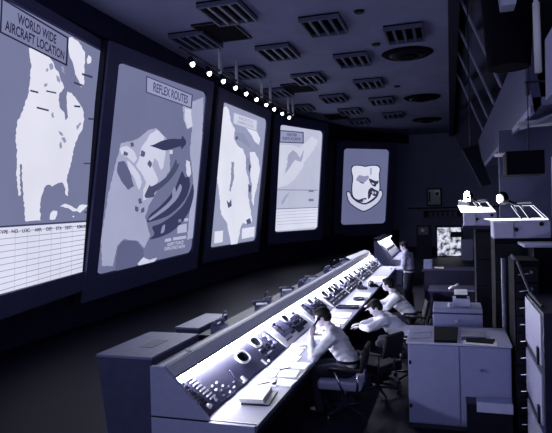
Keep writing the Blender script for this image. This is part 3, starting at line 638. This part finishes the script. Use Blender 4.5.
rack(.56,1.45,8.0,8.75,2.15,'tall dark rack carrying the near projector', m=M_matte, rows=4)
rack(.44,.95,11.0,11.8,2.16,'tall dark rack carrying the far projector', m=M_matte, rows=4)
tag(ob('rack_shelf', box(BM(), .22, .97, 10.98, 11.8, 2.16, 2.22), M_dark), 'thin dark shelf under the far projector', 'shelf')
G_stage = glow('light_table', (250, 250, 255), 3, 0); G_lamp = glow('projector_bulb', (255,255,255), 70, 0)
def projector(x, y, z, w, h, lb, rise=.005, head=1.0):
    r = root('overhead_projector', (x, y, z), lb, 'projector', 'overhead projectors on the tall racks')
    d = .5
    bm = BM(); box(bm, 0, w, 0, d, 0, h); ob('projector_body', bm, M_grey, r, local=True, bevel=.012)
    bm = BM(); box(bm, .005, w*.36, -.02, 0, .01, h-.02); ob('side_box', bm, M_pale, r, local=True, bevel=.006)
    bm = BM(); hexa(bm, [(.0,.01,h+.001),(w-.03,.01,h+.001),(w-.03,d-.05,h+.001),(-.04,d-.05,h+.001)], [(.0,.01,h+.012),(w-.03,.01,h+.012),(w-.03,d-.05,h+.012+rise*.5),(-.10,d-.05,h+.012+rise)]); ob('light_table', bm, G_stage, r, local=True)
    for kx, kz in ((w*.40,.5),(w*.84,.78)):
        bm = BM(); cyl(bm, (kx,-.03,h*kz),(kx,0,h*kz),.028,.028,12); ob('knob', bm, M_black, r, local=True)
    for xx in (w*.48, w*.62): bm = BM(); tube(bm, [(xx+.02,.02,h+.015),(xx-.10,.02,h+.20)], .013); ob('brace', bm, M_chrome, r, local=True)
    bm = BM(); tube(bm, [(w*.4,.05,h+.2),(w*.4,.4,h+.2)], .012); ob('support_arm', bm, M_chrome, r, local=True)
    bm = BM(); tube(bm, [(w*.98,.4,h+.01),(w*.72,.4,h+.2),(w*.38,.4,h+.2)], .013); ob('support_arm', bm, M_chrome, r, local=True)
    bm = BM(); tube(bm, [(w*.98,.02,h+.01),(w*.72,.02,h+.2),(w*.38,.02,h+.2)], .013); ob('support_arm', bm, M_chrome, r, local=True)
    bm = BM(); hexa(bm, [(w*.42,.06,h+.19),(w*.7,.06,h+.21),(w*.7,.4,h+.21),(w*.42,.4,h+.19)], [(w*.44,.06,h+.23),(w*.68,.06,h+.24),(w*.68,.4,h+.24),(w*.44,.4,h+.23)]); ob('mirror_head', bm, M_paper, r, local=True)
    bm = BM(); tube(bm, [(w*.44,.08,h+.21),(w*.16,.05,h+.29)], .02); ob('lamp_arm', bm, M_black, r, local=True)
    bm = BM(); cyl(bm, (w*.20,.05,h+.30),(w*.12,.0,h+.29),.09,.075,16); l = ob('lamp_head', bm, M_black, r, local=True)
    bm = BM(); ball(bm, (w*.115,-.01,h+.29), (.03*head,.05,.055*head)); ob('bulb', bm, G_lamp, r, local=True, smooth=True)
    if head > 1.2:
        bm = BM(); cyl(bm, (w*.13,-.075,h+.28),(w*.13,-.06,h+.28),.035,.035,14); ob('lens', bm, M_black, r, local=True)
        bm = BM(); box(bm, -.09,.10,-.04,.1,h+.13,h+.23); ob('reflector', bm, M_paper, r, local=True, bevel=.02)
    return r
projector(.545,8.0,2.15,.70,.24,'near overhead projector with round lit lamp on the right-hand tall rack')
projector(.24,11.0,2.22,.58,.25,'far overhead projector with bright glowing bed on a tall rack',.13,2.0)
# curtain wall, pillar
struct('wall_partition', box(BM(), 1.0, 3.2, 12.6, 12.75, 0, 4.15), mat('partition_paint', (84,86,124), .4, var=.15, scale=2.2))
struct('trim_2', box(BM(), 1.47, 1.62, 8.9, 9.3, 0, 3.3), M_cab)
struct('wall_pier', box(BM(), 1.62, 2.4, 8.9, 9.3, 0, 3.3), M_wallfar)
# gallery on the right
struct('wall_gallery_floor', box(BM(), 1.3, 3.2, 9.8, 24, 4.17, 4.3), M_gloss)
bm = BM(); prism(bm, [(1.3,4.17),(1.15,5.2),(1.3,5.2),(1.42,4.3),(1.42,4.17)], 9.8, 24); struct('wall_gallery_sill', bm, M_frame)
gw = struct('window_1', prism(BM(), [(1.15,5.2),(.31,CZ),(.36,CZ),(1.2,5.2)], 8.0, 37.6), M_glass)
for i, y in enumerate((13.4, 15.6, 18.0, 20.8)):
    bm = BM(); prism(bm, [(1.12,5.2),(.28,CZ),(.31,CZ),(1.15,5.2)], y-.035, y+.035); ob('window_mullion', bm, M_pale, gw)
struct('trim_3', box(BM(), .05, .3, 8, 37.6, CZ-.25, CZ), M_dark)
# hung monitor box under gallery, speaker etc.
hm = root('hanging_monitor', (.9,7.6,3.2), 'black box monitor hanging above the near projector', 'monitor')
ob('monitor_case', box(BM(), .69, 1.13, 7.6, 8.1, 2.97, 3.27), M_matte, hm, bevel=.01)
ob('monitor_screen', box(BM(), .73, 1.09, 7.59, 7.6, 3.01, 3.23), M_matte, hm)
ob('hanger_rod', cyl(BM(), (.98,7.85,3.27), (.98,7.85,4.17), .007), M_dark, hm)
ob('hanger_arm', box(BM(), .95, 1.6, 7.84, 7.86, 4.15, 4.17), M_dark, hm)
sg = root('hanging_display', (.45,12,3.4), 'thin black slanted panel hanging left of the black monitor', 'display board')
bm = BM(); hexa(bm, [(.62,12.0,2.98),(.80,12.0,3.02),(.80,12.3,3.02),(.62,12.3,2.98)], [(.26,12.0,3.75),(.54,12.0,3.82),(.54,12.3,3.82),(.26,12.3,3.75)]); ob('panel_board', bm, M_matte, sg)
ob('hanger_rod', cyl(BM(), (.42,12.15,3.78), (.42,12.15,7.05), .012), M_dark, sg)
# near conduit, lamp housings at the upper right
pc = root('conduit_pole', (.97,6.0,4.0), 'pale vertical conduit pole hanging from the ceiling at upper right', 'pole')
ob('upper_tube', cyl(BM(), (.84,6.0,4.55), (.83,6.0,CZ), .022, .022, 14), M_paper, pc, smooth=True)
ob('lower_tube', cyl(BM(), (.85,6.0,3.88), (.84,6.0,4.56), .034, .034, 14), M_paper, pc, smooth=True)
p2 = root('conduit_stub', (1.0,8.0,4.0), 'short grey conduit below the dark drum, at the gallery corner', 'pole')
ob('tube', cyl(BM(), (1.0,8.0,4.02), (.98,8.0,7.3), .03, .03, 12), M_mid, p2, smooth=True)
pl = root('hanging_lamp_housing', (.62,6.0,4.7), 'pale tapered lamp housing hanging at the top right edge', 'lamp housing')
bm = BM(); hexa(bm, [(.53,6.0,4.57),(.66,6.0,4.57),(.66,6.2,4.57),(.53,6.2,4.57)], [(.46,6.0,4.95),(.73,6.0,4.95),(.73,6.2,4.95),(.50,6.2,4.95)]); ob('housing', bm, M_pale, pl)
ob('hanger_rod', cyl(BM(), (.63,6.1,4.95), (.63,6.1,CZ), .015), M_dark, pl)
dm = root('ventilation_drum', (.8,7.2,4.1), 'large dark ventilation drum hanging at the upper right', 'ventilation duct')
ob('drum', cyl(BM(), (.70,7.2,4.22), (.70,7.2,5.1), .24, .30, 28), M_matte, dm, smooth=False)
ob('hanger_rod', cyl(BM(), (.70,7.2,5.1), (.70,7.2,CZ), .02), M_dark, dm)
pb = root('wall_board', (1.3,6.0,3.6), 'grey slanted wall board at the upper right edge', 'board')
bm = BM(); hexa(bm, [(.92,6.0,3.62),(1.9,6.0,4.3),(1.9,6.06,4.3),(.92,6.06,3.62)], [(.92,6.0,4.2),(1.9,6.0,6.0),(1.9,6.06,6.0),(.92,6.06,4.2)]); ob('board_panel', bm, M_pale, pb)
ob('board_frame', box(BM(), 1.9, 1.94, 5.98, 6.08, 3.62, CZ), M_dark, pb)
bm = BM(); box(bm, 1.06, 1.6, 9.74, 9.79, 3.83, 3.93); struct('ledge_glint_1', bm, M_paper)  # pale strip standing in for a lamp reflection on the ledge
bm = BM(); box(bm, .86, 1.4, 11.9, 11.95, 3.55, 3.62); struct('ledge_glint_2', bm, M_paper)  # farther reflected streak, put in as a pale strip
bm = BM(); hexa(bm, [(1.26,9.8,4.05),(1.32,9.8,4.05),(1.32,23,4.05),(1.26,23,4.05)], [(1.26,9.8,4.17),(1.3,9.8,4.17),(1.3,23,4.17),(1.26,23,4.17)]); struct('ledge_glint_3', bm, M_pale)  # pale edge strip imitating lamp glints along the gallery ledge
# sloping ledge under gallery
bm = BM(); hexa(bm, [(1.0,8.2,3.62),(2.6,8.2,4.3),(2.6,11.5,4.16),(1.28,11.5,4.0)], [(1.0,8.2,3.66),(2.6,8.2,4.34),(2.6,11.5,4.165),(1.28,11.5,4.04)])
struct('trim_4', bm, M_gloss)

# ------------------------------------------------------------------ far end
pf = root('framed_picture', (-.96,37.4,2.6), 'dark framed picture on the far wall left of the far projector', 'picture')
ob('frame', box(BM(), -1.44, -.48, 37.5, 37.58, 2.62, 3.78), M_black, pf)
ob('picture_pane', box(BM(), -1.34, -.58, 37.48, 37.5, 2.72, 3.68), M_glass, pf)
bm = BM(); box(bm, -1.3, -1.2, 37.465, 37.48, 2.9, 3.55); box(bm, -.85,-.68,37.465,37.48,3.3,3.5); ob('picture_detail', bm, M_dark, pf)
ws = root('wall_shelf', (-.4,37.3,1.9), 'dark shelf unit on the far wall under the framed picture', 'shelf')
ob('shelf_board', box(BM(), -1.65, .7, 37.1, 37.58, 2.3, 2.36), M_mid, ws); ob('shelf_board', box(BM(), -1.65, .7, 37.1, 37.58, 1.86, 1.92), M_mid, ws)
ob('shelf_back', box(BM(), -1.65, .7, 37.5, 37.58, 1.92, 2.3), M_dark, ws)
for i in range(6):
    tag(ob('binder', box(BM(), -1.3+i*.3, -1.08+i*.3, 37.15, 37.45, 1.921, 2.24), M_mid), 'grey binder on the far wall shelf, %s from the left' % ['first','second','third','fourth','fifth','sixth'][i], 'binder', 'grey binders on the far wall shelf')
def litmat():
    m = bpy.data.materials.new('lit_status_board'); m.use_nodes = True; nt = m.node_tree; nt.nodes.clear()
    o = nt.nodes.new('ShaderNodeOutputMaterial'); e = nt.nodes.new('ShaderNodeEmission'); tc = nt.nodes.new('ShaderNodeTexCoord')
    n = nt.nodes.new('ShaderNodeTexNoise'); n.inputs['Scale'].default_value = 4; n.inputs['Detail'].default_value = 6; r = nt.nodes.new('ShaderNodeValToRGB')
    r.color_ramp.elements[0].color = (.03,.03,.07,1); r.color_ramp.elements[1].color = (.75,.77,.9,1); r.color_ramp.elements[0].position = .42; r.color_ramp.elements[1].position = .58
    nt.links.new(tc.outputs['Object'], n.inputs['Vector']); nt.links.new(n.outputs['Fac'], r.inputs['Fac']); nt.links.new(r.outputs['Color'], e.inputs['Color']); nt.links.new(e.outputs[0], o.inputs[0]); return m
lb = root('lit_status_board', (-.14,30,0), 'bright mottled backlit status board standing at the far end', 'status board')
ob('board_face', box(BM(), -.66, .5, 29.97, 30.0, .05, 1.5), litmat(), lb)
bm = BM(); box(bm, -.76, .6, 30.0, 30.12, 0, 1.62); ob('board_case', bm, M_dark, lb)
ob('dark_cutout', box(BM(), .0, .5, 29.95, 29.97, 1.0, 1.28), M_black, lb)
tag(ob('notice_panel', box(BM(), .46, 1.0, 28.0, 28.1, 0.0, 1.0), M_cab), 'plain grey panel standing right of the bright status board', 'panel')
eq = root('dial_cabinet', (-1.4,30,0), 'small cabinet with a lit dial left of the bright status board', 'cabinet')
ob('cabinet_body', box(BM(), -1.7, -.95, 30.0, 30.4, 0, 1.65), M_dark, eq); ob('lit_dial_panel', box(BM(), -1.6, -1.1, 29.97, 30.0, 1.15, 1.55), M_mid, eq)
ob('dial', cyl(BM(), (-1.38,29.95,1.38), (-1.38,29.97,1.38), .09), M_key, eq)
# desks & boxes between far end and the cabinets
fd = root('far_desk', (.0,16,0), 'dark desk with papers behind the grey equipment case', 'desk')
ob('desk_body', box(BM(), -.7, .75, 15.5, 16.3, 0, .86), M_dark, fd); ob('desk_top', box(BM(), -.75, .8, 15.45, 16.35, .86, .9), M_wall, fd)
tag(ob('storage_box', box(BM(), -.72, -.5, 15.8, 16.1, .901, 1.14), M_cab, bevel=.005), 'small grey box on the left of the dark far desk', 'box')
tag(ob('document', box(BM(), -.45, -.2, 15.9, 16.2, .901, .915), M_paper), 'white paper on the dark far desk beside the small grey box', 'document')
lp = root('low_table', (-.15,13.2,0), 'dark low table behind the equipment case', 'table')
ob('table_top', box(BM(), -.5, .5, 12.6, 13.6, .72, .76), M_wall, lp)
for x in (-.46,.42):
    for y in (12.64,13.52): ob('leg', box(BM(), x, x+.04, y, y+.04, 0, .72), M_dark, lp)
bm = BM(); tube(bm, [(-.02,12.9,.80),(.06,12.95,.82),(.14,13.0,.86)], .03); ball(bm, (-.03,12.9,.79), (.05,.05,.028)); tag(ob('telephone_handset', bm, M_paper, smooth=True), 'white telephone handset lying on the dark low table', 'handset')
tag(ob('ruler', box(BM(), .2, .46, 12.7, 12.74, .761, .768), M_pale), 'thin pale ruler on the dark low table', 'ruler')

# ------------------------------------------------------------------ chairs
def make_chair(vinyl, label):
    metal = M_chrome if vinyl is M_vinyl else M_dark
    r = root('swivel_chair', (0,0,0), label, 'chair', 'swivel chairs along the console')
    bm = BM(); box(bm, -.24, .30, -.24, .24, .38, .50); ob('seat', bm, vinyl, r, local=True, bevel=.035)
    bm = BM(); hexa(bm, [(-.26,-.21,.60),(-.21,-.21,.60),(-.21,.21,.60),(-.26,.21,.60)], [(-.33,-.19,.90),(-.28,-.19,.92),(-.28,.19,.92),(-.33,.19,.90)]); ob('backrest', bm, M_vinyl_b, r, local=True, bevel=.015)
    bm = BM(); tube(bm, [(-.1,0,.41),(-.27,0,.42),(-.275,0,.62)], .014); ob('back_support', bm, M_dark, r, local=True)
    for sy in (-1, 1):
        bm = BM(); tube(bm, [(.08,sy*.27,.64),(-.04,sy*.265,.36),(-.06,sy*.1,.37)], .015); tube(bm, [(-.21,sy*.27,.64),(-.20,sy*.265,.36),(-.15,sy*.1,.37)], .015); ob('arm_strut', bm, metal, r, local=True, smooth=True)
        bm = BM(); box(bm, -.26, .14, sy*.27-.025, sy*.27+.025, .64, .67); ob('armrest', bm, M_vinyl_b, r, local=True, bevel=.01)
    bm = BM(); cyl(bm, (0,0,.12), (0,0,.42), .03, .025, 14); cyl(bm, (0,0,.39), (0,0,.42), .12, .14, 14); ob('pedestal', bm, M_dark, r, local=True)
    for i in range(4):
        a = PI/4+i*PI/2+.2; e = Vector((math.cos(a)*.30, math.sin(a)*.30, 0))
        bm = BM(); cyl(bm, (e.x*.1,e.y*.1,.135), (e.x,e.y,.085), .022, .014, 10); l = ob('leg', bm, M_dark, r, local=True, smooth=True)
        bm = BM(); u = Vector((-math.sin(a), math.cos(a), 0))*.014; c = Vector((e.x, e.y, .03)); cyl(bm, c-u, c+u, .03, .03, 12); cyl(bm, (e.x,e.y,.03),(e.x,e.y,.09),.008,.008,8); ob('caster', bm, M_blk_rub if i else metal, l, local=True)
    return r
ch = make_chair(M_vinyl, 'swivel armchair with grey seat under the nearest seated man'); ch.location = (-1.31,6.93,0); ch.rotation_euler[2] = PI
chb = make_chair(M_vinyl_b, 'dark swivel chair under the second seated man'); chb.location = (-.60,8.55,0); chb.rotation_euler[2] = PI
for x, y, rz, lb in ((-.72,10.35,PI+.15,'dark swivel chair under the third seated man'), (-1.0,7.75,PI-.5,'empty dark swivel chair between the first and second seated men'), (-.28,9.3,PI*.6,'empty dark swivel chair nearest the grey double cabinet, behind the seated men')):
    c = copy_tree(chb); c.location = (x,y,0); c.rotation_euler[2] = rz; c['label'] = lb

# ------------------------------------------------------------------ people (x forward, y left, z up)
def remesh(bm, vox, it=4):
    me = bpy.data.meshes.new('t'); bm.to_mesh(me); bm.free(); o = bpy.data.objects.new('t', me); COL.objects.link(o)
    m = o.modifiers.new('r', 'REMESH'); m.mode = 'VOXEL'; m.voxel_size = vox
    s = o.modifiers.new('s', 'SMOOTH'); s.factor = .5; s.iterations = it
    dg = bpy.context.evaluated_depsgraph_get(); dg.update(); out = bpy.data.meshes.new_from_object(o.evaluated_get(dg)); bpy.data.objects.remove(o)
    b = BM(); b.from_mesh(out); bpy.data.meshes.remove(out); return b
def hand(bm, w, d, n, curl, side):
    """w wrist, d pointing along the palm, n out of the back of the hand, side: direction to the thumb"""
    w, d, n = Vector(w), Vector(d).normalized(), Vector(n); n = (n-d*n.dot(d)).normalized(); s_ = d.cross(n)*side
    for k in (-1,-.33,.33,1): cap(bm, w+d*.012+s_*k*.016, w+d*.085+s_*k*.029, .015, .013)
    for k, L in ((1,.068),(.34,.078),(-.34,.072),(-1,.055)):
        p = w+d*.088+s_*k*.030; a = 0; dd = d.copy()
        for seg, ln in enumerate((.42,.32,.26)):
            a = curl*(seg+.6); dd = (d*math.cos(a)-n*math.sin(a)); q = p+dd*L*ln; cap(bm, p, q, .0095-.001*seg, .0088-.001*seg); p = q
    t0 = w+d*.025+s_*.028; t1 = t0+(d*.6+s_*.75-n*.25).normalized()*.045; t2 = t1+(d*.85+s_*.3-n*.35).normalized()*.032
    cap(bm, t0, t1, .014, .011); cap(bm, t1, t2, .011, .009)
def person(name, loc, rz, label, J, shirt=M_shirt, vox=.008, hands=None):
    r = root(name, loc, label, 'person', 'people at the consoles', rz)
    V_ = {k: Vector(v) for k, v in J.items()}
    fw = (V_['look']-V_['head']).normalized(); lf = Vector((0,1,0)); lf = (lf-fw*lf.dot(fw)).normalized(); hu = fw.cross(lf)
    bm = BM(); h = V_['head']
    M4 = Matrix.Translation(h) @ Matrix((fw, lf, hu)).transposed().to_4x4()
    def hb(c, rr):
        bmesh.ops.create_icosphere(bm, subdivisions=3, radius=1, matrix=M4 @ Matrix.Translation(Vector(c)) @ Matrix.Diagonal((*rr, 1)))
    hb((-.01,0,.025), (.098,.078,.095)); hb((.03,0,-.045), (.062,.056,.068)); hb((.062,0,-.085), (.03,.032,.024))      # skull, face, chin
    hb((.096,0,-.018), (.022,.014,.024)); hb((.088,0,.012), (.012,.010,.022)); hb((.086,0,-.056), (.012,.024,.008)); hb((.085,0,-.066), (.012,.020,.008))   # nose, bridge, lips
    for sy in (-1,1): hb((-.005,sy*.08,-.01), (.020,.010,.032)); hb((.078,sy*.030,.024), (.012,.022,.007)); hb((.074,sy*.030,.006), (.012,.014,.010)); hb((.055,sy*.042,-.02),(.03,.02,.02))
    cap(bm, h-hu*.06-fw*.02, V_['neck'], .052, .058)
    cap(bm, V_['neck'], V_['chest'], .07, .12)
    for sy, S_ in ((1,'l'),(-1,'r')):
        sh_, el, wr = V_['sh_'+S_], V_['el_'+S_], V_['wr_'+S_]
        cap(bm, V_['neck']-Vector((0,0,.03)), sh_, .06, .055); cap(bm, sh_, V_['chest'], .055, .11); cap(bm, sh_, el, .05, .038); cap(bm, el, wr, .038, .024)
        hip, kn, an = V_['hip_'+S_], V_['kn_'+S_], V_['an_'+S_]
        cap(bm, hip, kn, .085, .055); cap(bm, kn, an, .053, .035); cap(bm, an, an+Vector((.14,0,-.04)), .038, .03)
        hd = hands[S_]; hand(bm, wr, hd[0], hd[1], hd[2], hd[3])
    cap(bm, V_['chest'], V_['waist'], .12, .115); cap(bm, V_['waist'], V_['pelvis'], .115, .125)
    for S_ in 'lr': cap(bm, V_['pelvis'], V_['hip_'+S_], .12, .095)
    ob('body', remesh(bm, vox, 2), M_skin, r, local=True, smooth=True)
    # shirt
    bm = BM(); e = .016
    cap(bm, V_['neck']-Vector((0,0,.02)), V_['chest'], .068, .12+e)
    side = Vector((0,.055,0))
    for sd in (side, -side):
        cap(bm, V_['chest']+sd, V_['waist']+sd*.8, .115+e, .10+e); cap(bm, V_['waist']+sd*.8, V_['pelvis']+sd+Vector((0,0,.07)), .10+e, .105+e)
    for S_ in 'lr':
        sh_, el, wr = V_['sh_'+S_], V_['el_'+S_], V_['wr_'+S_]
        cap(bm, V_['neck']-Vector((0,0,.04)), sh_, .062, .060+e); cap(bm, sh_, V_['chest'], .06+e, .115+e)
        cap(bm, sh_, el, .056+e, .044+e); cap(bm, el, el.lerp(wr,.86), .044+e, .030+e*.8)
    sb = remesh(bm, vox, 3)
    for v in sb.verts:   # cloth folds
        q = v.co; v.co += v.normal*(.004*math.sin(q.z*75+q.x*38+math.sin(q.y*20)*2)+.003*math.sin(q.y*50-q.z*40))
    s_o = ob('shirt', sb, shirt, r, local=True, smooth=True)
    bm = BM()
    n = V_['neck']; cyl(bm, n-Vector((0,0,.01)), n+(h-n)*.25, .078, .066, 18); ob('collar', bm, shirt, s_o, local=True, smooth=True)
    bm = BM()
    for S_ in 'lr':
        cap(bm, V_['pelvis']+Vector((0,0,-.01)), V_['hip_'+S_], .13, .105); cap(bm, V_['hip_'+S_], V_['kn_'+S_], .105, .072); cap(bm, V_['kn_'+S_], V_['an_'+S_], .070, .056)
    ob('trousers', remesh(bm, .012, 3), M_trouser, r, local=True, smooth=True)
    bm = BM(); p = V_['pelvis']+Vector((.0,0,.06)); ring(bm, p, Vector((1,0,0)), Vector((0,1,0)), .15, .19, .02, .035, 24, 2.2); ob('belt', bm, M_black, r, local=True)
    for S_ in 'lr':
        a = V_['an_'+S_]; bm = BM(); cap(bm, a+Vector((-.03,0,-.035)), a+Vector((.17,0,-.045)), .045, .04); ob('shoe', remesh(bm, .01, 3), M_black, r, local=True, smooth=True)
    # hair
    bm = BM(); hb((-.018,0,.042), (.104,.086,.094)); hb((-.05,0,-.005), (.068,.078,.075)); hb((.045,0,.095),(.045,.06,.03))
    for sy in (-1,1): hb((.0,sy*.070,.03),(.04,.018,.045))
    hm_ = remesh(bm, .008, 2); inv = M4.inverted()
    dead = [v for v in hm_.verts if (inv @ v.co).x > .045 and (inv @ v.co).z < .055]
    bmesh.ops.delete(hm_, geom=dead, context='VERTS')
    ob('hair', hm_, M_hair, r, local=True, smooth=True)
    return r
def sit(**kw):
    J = dict(pelvis=(0,0,.62), waist=(.04,0,.76), chest=(.14,0,.92), neck=(.22,0,1.08), head=(.32,0,1.22), look=(.9,0,.95),
      sh_l=(.17,.185,1.0), sh_r=(.17,-.185,1.0), el_l=(.36,.42,.815), wr_l=(.42,.24,1.03), el_r=(.40,-.33,.83), wr_r=(.60,-.22,.80),
      hip_l=(.02,.1,.585), hip_r=(.02,-.1,.585), kn_l=(.42,.15,.57), kn_r=(.42,-.15,.57), an_l=(.36,.14,.10), an_r=(.36,-.14,.10))
    J.update(kw); return J
HN = dict(l=((-.1,-.55,.75),(-.2,.8,.4),.35,1), r=((.9,.25,-.05),(0,0,1),.25,1))
p1 = person('person', (-1.26,6.98,0), PI, 'nearest seated man in white shirt leaning on his elbow at the console', sit(), M_shirt, .006, HN)
# telephone handset in his hand
bm = BM(); a, b = Vector((.45,.125,1.07)), Vector((.35,.125,1.22)); R_ = Matrix.Rotation(PI, 3, 'Z'); off = Vector((-1.26,6.98,0))
a, b = off+R_@a, off+R_@b; cyl(bm, a, b, .013, .013, 10); ball(bm, a+Vector((.0,.015,0)), .026); ball(bm, b+Vector((0,.015,0)), .026); tag(ob('telephone_handset', bm, M_black, smooth=True), 'black telephone handset held by the nearest seated man', 'handset')
HD = dict(l=((.9,-.2,-.1),(0,0,1),.3,-1), r=((.9,.2,-.1),(0,0,1),.3,1))
J2 = sit(pelvis=(0,0,.62), waist=(.11,0,.73), chest=(.27,0,.85), neck=(.40,0,.96), head=(.49,.02,1.08), look=(.95,.1,.75), sh_l=(.34,.185,.92), sh_r=(.34,-.185,.92), el_l=(.54,.36,.84), wr_l=(.70,.18,.82), el_r=(.56,-.3,.82), wr_r=(.74,-.14,.80))
for q in J2: J2[q] = Vector(J2[q])
person('person', (-.62,8.55,0), PI, 'second seated man in white shirt bent low over the console desk', J2, M_shirt, .008, HD)
J3 = sit(head=(.37,0,1.20), look=(.9,-.2,1.1), waist=(.06,0,.76), chest=(.20,0,.90), neck=(.28,0,1.06), sh_l=(.23,.185,.99), sh_r=(.23,-.185,.99), el_l=(.40,.30,.83), wr_l=(.64,.2,.80), el_r=(.42,-.3,.83), wr_r=(.66,-.2,.80))
person('person', (-.74,10.35,0), PI+.15, 'third seated man in white shirt farther along the console', J3, M_shirt, .008, HD)
J4 = dict(pelvis=(0,0,.95), waist=(0,0,1.08), chest=(.03,0,1.28), neck=(.06,0,1.46), head=(.11,0,1.60), look=(.8,.1,1.4), sh_l=(.03,.19,1.38), sh_r=(.03,-.19,1.38), el_l=(.05,.25,1.10), wr_l=(.28,.2,1.08), el_r=(.05,-.26,1.10), wr_r=(.28,-.18,1.08),
  hip_l=(0,.09,.9), hip_r=(0,-.09,.9), kn_l=(.03,.11,.5), kn_r=(.03,-.11,.5), an_l=(-.02,.12,.09), an_r=(-.02,-.12,.09))
person('person', (-1.02,14.4,0), PI*.9, 'standing man in grey shirt at the far end of the console', J4, M_shirt2, .01, HD)

# ------------------------------------------------------------------ light
w = bpy.data.worlds.new('world'); bpy.context.scene.world = w; w.use_nodes = True
w.node_tree.nodes['Background'].inputs[0].default_value = (.58,.64,1.0,1); w.node_tree.nodes['Background'].inputs[1].default_value = .52
def area(name, loc, rot, size, energy, col=(.8,.83,1)):
    l = bpy.data.lights.new(name, 'AREA'); l.shape = 'RECTANGLE'; l.size, l.size_y = size; l.energy = energy; l.color = col
    o = bpy.data.objects.new(name, l); COL.objects.link(o); o.location = loc; o.rotation_euler = rot; return o
for i, y in enumerate(SY):
    l = bpy.data.lights.new('spotlight_beam', 'SPOT'); l.energy = 430; l.spot_size = 1.3; l.spot_blend = .8; l.shadow_soft_size = .08; l.color = (.86, .88, 1)
    o = bpy.data.objects.new('spotlight_beam', l); COL.objects.link(o); o.location = (-6.17, y, 6.28)
    o.rotation_euler = (Vector((-2.0, y-3.5, .9))-o.location).to_track_quat('-Z', 'Y').to_euler()
area('front_fill', (-.6, -1.2, 5.6), (math.radians(48), 0, 0), (2.4, .6), 60)  # added fill from behind the camera, brightens front faces and tops
sc = bpy.context.scene
sc.view_settings.view_transform = 'Standard'; sc.view_settings.look = 'None'; sc.view_settings.gamma = 1; sc.view_settings.exposure = 0; sc.view_settings.use_curve_mapping = False
